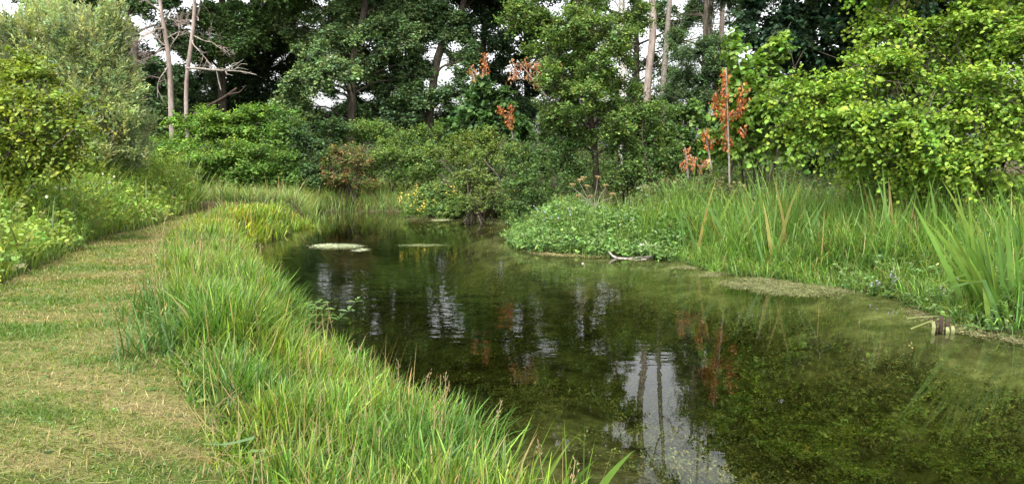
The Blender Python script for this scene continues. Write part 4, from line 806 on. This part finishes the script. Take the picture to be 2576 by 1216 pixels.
for lab, px, py, h in [('yellow loosestrife plant farthest left of its patch, leaning over the water', 1026, 549, .55), ('tall thin yellow loosestrife with one high spike', 1035, 546, .85), ('yellow loosestrife with two golden heads near the water', 1046, 545, .80),
                       ('short yellow loosestrife at the waterline by the arching branch', 1064, 549, .35), ('yellow loosestrife in the middle of the patch with broad golden heads', 1082, 545, .52), ('deep golden loosestrife beside the arching branch', 1092, 544, .56),
                       ('tallest yellow loosestrife at the back of the patch', 1122, 540, 1.0), ('bright yellow loosestrife just right of the tallest one', 1134, 541, .95), ('yellow loosestrife last on the right of the patch, under the sallow', 1143, 542, .88)]:
    herb('loosestrife_plant', lab, 'flowering plant', gbase(px, py, .05), h, 4, (.10, .18, .035), .085, .035, YEL, GY, .12, 9, (.034, 5))
for lab, px, py, h in [('small yellow flowering plant by the dark rotten log', 1226, 556, .4), ('small yellow flowering plant on the right end of the rotten log', 1241, 556, .45), ('slender yellow flowering plant under the alder bush, the right-hand of two', 1272, 560, .75), ('taller slender yellow flowering plant under the alder bush', 1264, 556, .85)]:
    herb('loosestrife_plant', lab, 'flowering plant', gbase(px, py, .05), h, 2, (.10, .18, .035), .07, .03, YEL, GY, .08, 8, (.034, 5))
GM = 'water mint along the right bank'
for lab, px, py, h, n in [('bushy water mint with large pale leaves at the foot of the big iris', 2510, 815, .32, 7), ('water mint growing out of the right edge behind the iris foot', 2570, 790, .42, 9), ('water mint hanging to the water at the very edge of the pond', 2572, 835, .34, 8), ('darker water mint between the two iris clumps', 2545, 735, .45, 9), ('water mint with purple flower heads leaning over the floating leaves', 2395, 790, .42, 3), ('thin purple-flowered mint standing in the shallow water', 2228, 745, .32, 3)]:
    herb('water_mint_plant', lab, 'water mint', gbase(px, py, .0), h, n, (.115, .195, .065), .075, .048, (.42, .33, .55) if 'purple' in lab else None, GM, .16, 8, (.022, 8), .3)
herb('leafy_weed', 'pale star-leaved weed rising above the verge grass at the water', 'weed', gbase(762, 815, .3), .34, 8, (.13, .23, .07), .12, .05, None, None, .13, 6, lean=.35)
herb('leafy_weed', 'low clump of broad pale leaves at the bottom of the verge', 'weed', gbase(700, 1150, .4), .22, 6, (.11, .19, .05), .07, .05, None, None, .12, 5, lean=.4)

# rusty dock spike, umbel seed heads, bindweed
b = gbase(165, 590, .5); o = thing('dock_plant', b, 'dark rust-red dock spike standing in the tall herbs left of the path', 'dock')
mb = MB(); e = b + np.array([0, 0, .62]); tube(mb, wavy(b, e, 5, 0, .02), .006, 4, (.2, .08, .04)); n = 160; t = R.uniform(.45, 1, n)
leaves(mb, b + (e - b) * t[:, None] + R.normal(0, .018, (n, 3)), R.normal(0, 1, (n, 3)), R.normal(0, 1, (n, 3)), .03, .02, palette(n, [(.16, .045, .025)], [1], .2)); mb.build('spike', M_DRY, o)
HY = 14.3; b = gbase(1500, 585, .2); o = thing('hogweed', b, 'dried hogweed with tan seed umbels beside the speckled alder trunk', 'hogweed')
mb = MB(); fork = W(1495, 520, b[1]); tube(mb, smoothline([b, (b + fork) / 2, fork], 8), .012, 5, (.3, .22, .1)); HD = [(1440, 466), (1458, 455), (1467, 449), (1455, 494), (1483, 496), (1523, 468), (1502, 447), (1540, 490), (1476, 470)]
tops = []
for px, py in HD:
    q = W(px, py, b[1] + R.uniform(-.3, .3)); tops.append(q); L = smoothline(wavy(fork if R.random() < .6 else (b + fork * 2) / 3, q - [0, 0, .05], 5, .05, .02), 8); tube(mb, L, np.linspace(.008, .004, 8), 4)
mb.build('stalk', M_DRY if False else M_TWIG, o)
for q in tops:
    mb = MB(); n = 60; a = R.uniform(0, 6.28, n); r = .06 * np.sqrt(R.random(n)); P = q + np.column_stack([np.cos(a) * r, np.sin(a) * r, .035 - r * r * 4])
    leaves(mb, P, R.normal(0, 1, (n, 3)), np.tile([0, -.4, 1.], (n, 1)), .022, .018, palette(n, [(.30, .19, .085), (.25, .19, .08)], [1, 1], .15))
    for k in range(0, n, 8): tube(mb, [q - [0, 0, .05], P[k]], .002, 3, (.34, .24, .08))
    mb.build('flower_head', M_DRY, o)
for lab, px, py, Y in [('white bindweed flower, first of a close row of three in the left herbs', 143, 471, 10.9), ('white bindweed flower, middle of a close row of three', 157, 475, 10.9), ('white bindweed flower, last of a close row of three', 166, 473, 10.95), ('white bindweed flower alone above the row of three, nearer the hazel', 224, 459, 11.6), ('white bindweed flower higher up by the reed shoots', 277, 459, 12), ('small white bindweed flower at the top of the herbs below the willow', 288, 444, 12.5), ('low white bindweed flower beneath the row of three', 119, 494, 10.2), ('cream flower cluster at the top of the herbs', 260, 437, 12.3)]:
    q = W(px, py, Y); o = MB(); a = np.linspace(0, 2 * PI, 11)[:-1]; rr = .02 * (1 + .08 * np.cos(5 * a))
    rim = q + np.column_stack([np.cos(a) * rr, np.full(10, -.02), np.sin(a) * rr]); o.add(np.vstack([rim, q + [0, .03, 0]]), [np.array([[i, (i + 1) % 10, 10] for i in range(10)])], (.75, .75, .70))
    tube(o, [q + [0, .03, 0], q + [0, .06, -.05], q + [0.01, .10, -.35]], .004, 4, (.1, .16, .04))
    tag(o.build('bindweed_flower', M_PETAL), lab, 'flower', 'white flowers in the left herbs')

# wood lying in and over the water
DY = 12.25
bough('driftwood_branch', 'bleached driftwood branch lying in the water off the right bank, one arm sticking up',
      [([(1531, 631, .1), (1536, 641, .1), (1546, 648, 0), (1562, 651, 0), (1590, 649, .05), (1618, 646, .1), (1642, 645, .15)], 2.4, 4.5), ([(1643, 646, .15), (1638, 634, .2), (1630, 620, .25), (1621, 604, .3)], 4, 1.6), ([(1608, 615, .25), (1630, 618, .25), (1662, 621, .3)], 3, 3.6), ([(1565, 650, 0), (1600, 655, -.1), (1625, 652, -.1)], 3.5, 2)], M_DRIFT, DY)
bough('wood_stub', 'short pale stub of wood poking out of the water left of the driftwood', [([(1470, 672, 0), (1468, 667, 0), (1464, 662, .02)], 3.5, 4)], M_DRIFT, 11.7)
bough('bare_branch', 'bare hooked grey branch reaching out from the top of the sallow', [([(1098, 408, -.2), (1110, 404, -.1), (1121, 403, 0), (1129, 416, .1), (1140, 430, .3)], 1.0, 2.2)], M_BARK, 18.1)
bough('bare_branch', 'bare grey branch with a crook, rising in front of the dark gap beside the sallow', [([(1152, 484, .2), (1138, 476, .1), (1127, 469, 0), (1122, 454, 0), (1114, 441, 0), (1107, 436, 0)], 2.4, 1), ([(1116, 443, 0), (1106, 441, 0), (1097, 440, -.1)], 1.2, .8), ([(1124, 459, 0), (1137, 459, .1), (1137, 472, .1)], 1.2, 1), ([(1124, 460, 0), (1114, 458, -.1), (1112, 466, -.1)], 1.4, .8)], M_BARK, 18.0)
bough('bare_branch', 'long bare branch sweeping down from the sallow to the bank above the rotten log', [([(1216, 402, .3), (1237, 424, .1), (1256, 446, 0), (1264, 453, 0), (1251, 472, -.1), (1230, 487, -.15), (1210, 497, -.2), (1191, 511, -.2)], 1.7, .8), ([(1264, 453, 0), (1281, 459, .1), (1300, 461, .3)], 1.2, .6)], M_BARK, 17.2)
bough('arched_branch', 'dark arched branch dipping into the water under the yellow flowers', [([(1057, 549, 0), (1078, 531, .1), (1093, 528, .2), (1107, 531, .3), (1116, 526, .5)], 1.2, 2)], M_ROT, 18.9)
bough('rotten_log', 'reddish dark rotten log lying on the bank behind the shallow weed', [([(1196, 537, 0), (1215, 533, .05), (1243, 528, .1)], 4.5, 4)], M_ROT, 18.0)
bough('marsh_post', 'short dark broken stem standing in the water beside the large iris', [([(2428, 815, 0), (2431, 790, 0), (2438, 762, 0)], 2.6, 3.6)], M_ROT, 7.75)
o = thing('cut_stump', Pz(2365, 832), 'cut iris stump with pale peeling sheaths sticking out of the water', 'stump')
mb = MB()
for dx, h, c in [(-.045, .14, (.10, .07, .04)), (.0, .17, (.12, .09, .05)), (.05, .15, (.09, .07, .04))]:
    q = Pz(2365, 832) + [dx, 0, -.05]; tube(mb, [q, q + [dx * .3, 0, h * .6], q + [dx * .5, 0, h + .04]], [.022, .02, .018], 8, c)
mb.build('stems', M_ROT, o, True)
for dx, h in [(-.10, .15), (.045, .09), (.10, .10)]:
    mb = MB()
    q = Pz(2365, 834) + [dx, -.04, -.03]; V = [q + [-.018, 0, 0], q + [.018, 0, 0], q + [-.02, -.01, h * .6], q + [.02, -.01, h * .6], q + [-.014, .01, h], q + [.016, .01, h]]
    mb.add(V, [[[0, 1, 3, 2], [2, 3, 5, 4]]], (.25, .27, .11)); mb.build('sheath', M_GRASS, o)

def floatmat(label, poly, n, cols, size=(.009, .024), tall=.010, group='floating weed mats'):
    n = int(n * 1.7); Q = np.array([tuple(on(a, b, 0)[:2]) for a, b in poly]); q = scatter(Q, n, lambda x, y: .02 + np.clip(vn(x, y, 4.1, 21) * 1.6 + vn(x, y, 11, 23) * .8 - .6, .25, 1) * np.clip(pdist(Q, x, y) / (.22 * min(np.ptp(Q[:, 0]), np.ptp(Q[:, 1]))), .3, 1))
    q += R.normal(0, .05, q.shape); mb = MB(); P = np.column_stack([q, .004 + tall * R.random(n) ** 2])
    leaves(mb, P, R.normal(0, 1, (n, 3)) * [1, .6, .05], R.normal(0, .22, (n, 3)) + [0, 0, 1], R.uniform(*size, n), R.uniform(*size, n) * .6, palette(n, cols, np.ones(len(cols)), .15), 'hex')
    tag(mb.build('algae_mat', M_WEED), label, 'algae mat', group)
WH = [(.36, .40, .26), (.26, .31, .16), (.44, .45, .33)]; OL = [(.13, .155, .05), (.18, .18, .075), (.09, .115, .035), (.21, .19, .10)]
floatmat('whitish algae mat floating alone in open water, the longest pale one', [(780, 621), (800, 617), (840, 615), (880, 616), (912, 620), (880, 623), (830, 624)], 3900, WH, tall=.03)
floatmat('small pale algae scrap beside the long whitish mat', [(892, 630), (915, 625), (920, 628), (900, 632)], 364, WH)
floatmat('thin pale green algae streak right of the whitish mat', [(990, 617), (1050, 614), (1140, 616), (1060, 620)], 1200, [(.13, .16, .06), (.18, .2, .10)])
floatmat('straw-coloured floating mat along the foot of the point', [(1300, 628), (1340, 622), (1450, 626), (1560, 636), (1610, 645), (1500, 648), (1360, 642)], 5720, [(.34, .28, .15), (.24, .22, .09), (.17, .18, .06)])
floatmat('small olive mat off the iris by the driftwood', [(1685, 672), (1720, 668), (1760, 672), (1740, 678), (1700, 677)], 832, OL)
floatmat('narrow olive mat between the small one and the big one', [(1735, 692), (1790, 682), (1850, 680), (1840, 690), (1770, 697)], 1092, OL)
floatmat('broad olive algae mat spreading below the tall sedge', [(1795, 712), (1850, 700), (1920, 698), (2020, 712), (2130, 722), (2160, 735), (2060, 745), (1940, 742), (1860, 728)], 10920, OL)
floatmat('olive floating leaves around the foot of the large iris', [(2270, 770), (2340, 790), (2420, 815), (2560, 845), (2600, 870), (2450, 845), (2330, 815)], 2600, [(.17, .16, .07), (.11, .13, .045), (.22, .19, .10)])
floatmat('yellowish weed fringe in the shallow bay under the alder bush', [(1150, 556), (1200, 548), (1270, 552), (1300, 560), (1290, 572), (1220, 562)], 4680, [(.20, .21, .08), (.15, .18, .06)], tall=.12)
floatmat('pale floating scrap under the yellow loosestrife', [(1085, 552), (1130, 550), (1132, 554), (1090, 556)], 624, [(.34, .36, .2)])

# soft weed growing on the bed
BEDW = np.array([tuple(on(a, b, 0)[:2]) for a, b in [(1300, 1300), (1100, 1000), (900, 760), (800, 640), (1250, 620), (1700, 690), (2050, 770), (2300, 830), (2560, 880), (2800, 950), (2900, 1300)]])
mb = MB(); q = scatter(BEDW, 15000, lambda x, y: np.clip(.5 * vn(x, y, .9, 31) + .35 * vn(x, y, 2.3, 37) + .3 * sst((x - .8) / 2) * sst((7.5 - y) / 3) - .28, 0, .7) * 1.4)
z = height(q[:, 0], q[:, 1]); ok = z < -.24; q, z = q[ok], z[ok]
P = np.column_stack([q, np.minimum(z + R.uniform(0, .16, len(q)) * (.3 + vn(q[:, 0], q[:, 1], 2.2, 33)), -.12)])
sprays(mb, P, R.normal(0, .6, (len(q), 3)) + [.7, -.1, .2], R.uniform(.08, .2, len(q)), 11, .026, .013, palette(len(q), [(.14, .16, .055), (.19, .205, .08), (.11, .13, .045), (.15, .145, .06)], np.ones(4), .12), kind='rhomb', droop=.1, spread=.5, flat=.5)
tag(mb.build('pond_weed_undergrowth', M_WEED), kind='stuff')
# herbs at the foot of the yellow flowers and round the bay
CLP = np.array([tuple(on(a, b, 0)[:2]) for a, b in [(1020, 549), (1130, 550), (1168, 547), (1270, 557), (1292, 574)]] + [(.6, 17.2), (-.3, 19.2), (-1.5, 20.3), (-2.8, 20.2)])
mb = MB(); q = scatter(CLP, 3800); sd = sdist(q[:, 0], q[:, 1]); P = ground3(q, 0); P[:, 2] += np.clip(.15 + sd * .5, .15, .6) * np.sqrt(R.random(len(q)))
sprays(mb, P, R.normal(0, .6, (len(q), 3)) + [0, -.3, .5], R.uniform(.12, .25, len(q)), 7, .07, .04, palette(len(q), [(.10, .18, .045), (.13, .19, .05), (.08, .14, .04)], np.ones(3), .15), kind='hex', droop=.1)
tag(mb.build('bay_undergrowth', M_LEAF), kind='stuff')

# ------------------------------------------------------------------ light and camera
SUN_EL, SUN_ROT = math.radians(58), math.radians(200)
w = bpy.data.worlds.new('World'); scene.world = w; w.use_nodes = True
nt = w.node_tree; N = nt.nodes; L = nt.links; N.clear()
sk = N.new('ShaderNodeTexSky'); sk.sky_type = 'NISHITA'; sk.sun_disc = False; sk.sun_elevation = SUN_EL; sk.sun_rotation = SUN_ROT
sk.air_density = 1.0; sk.dust_density = 4.0; sk.ozone_density = 1.0
hs = N.new('ShaderNodeHueSaturation'); hs.inputs['Saturation'].default_value = .12; L.new(sk.outputs[0], hs.inputs['Color'])
bg = N.new('ShaderNodeBackground'); bg.inputs['Strength'].default_value = .15; L.new(hs.outputs[0], bg.inputs['Color'])
o = N.new('ShaderNodeOutputWorld'); L.new(bg.outputs[0], o.inputs[0])
ld = bpy.data.lights.new('sun', 'SUN'); ld.energy = 1.5; ld.angle = math.radians(14); ld.color = (1, .96, .9)
so = bpy.data.objects.new('sun', ld); COL.objects.link(so)
az = SUN_ROT; dirv = Vector((math.sin(az) * math.cos(SUN_EL), math.cos(az) * math.cos(SUN_EL), math.sin(SUN_EL)))
so.rotation_euler = dirv.to_track_quat('Z', 'Y').to_euler(); so.location = (0, -5, 20)
cam = bpy.data.cameras.new('camera'); co = bpy.data.objects.new('camera', cam); COL.objects.link(co)
cam.sensor_width = 36; cam.lens = 36 * F / 2575; cam.clip_end = 2000; cam.clip_start = .05
co.location = (0, 0, CZ); co.rotation_euler = (math.pi / 2 - TH, 0, 0); scene.camera = co
vs = scene.view_settings; vs.view_transform = 'Standard'; vs.look = 'None'; vs.gamma = 1; vs.use_curve_mapping = False; vs.exposure = 1.75
scene.cycles.max_bounces = 8; scene.cycles.diffuse_bounces = 3; scene.cycles.glossy_bounces = 3; scene.cycles.transmission_bounces = 5; scene.cycles.transparent_max_bounces = 8
scene.cycles.use_denoising = True
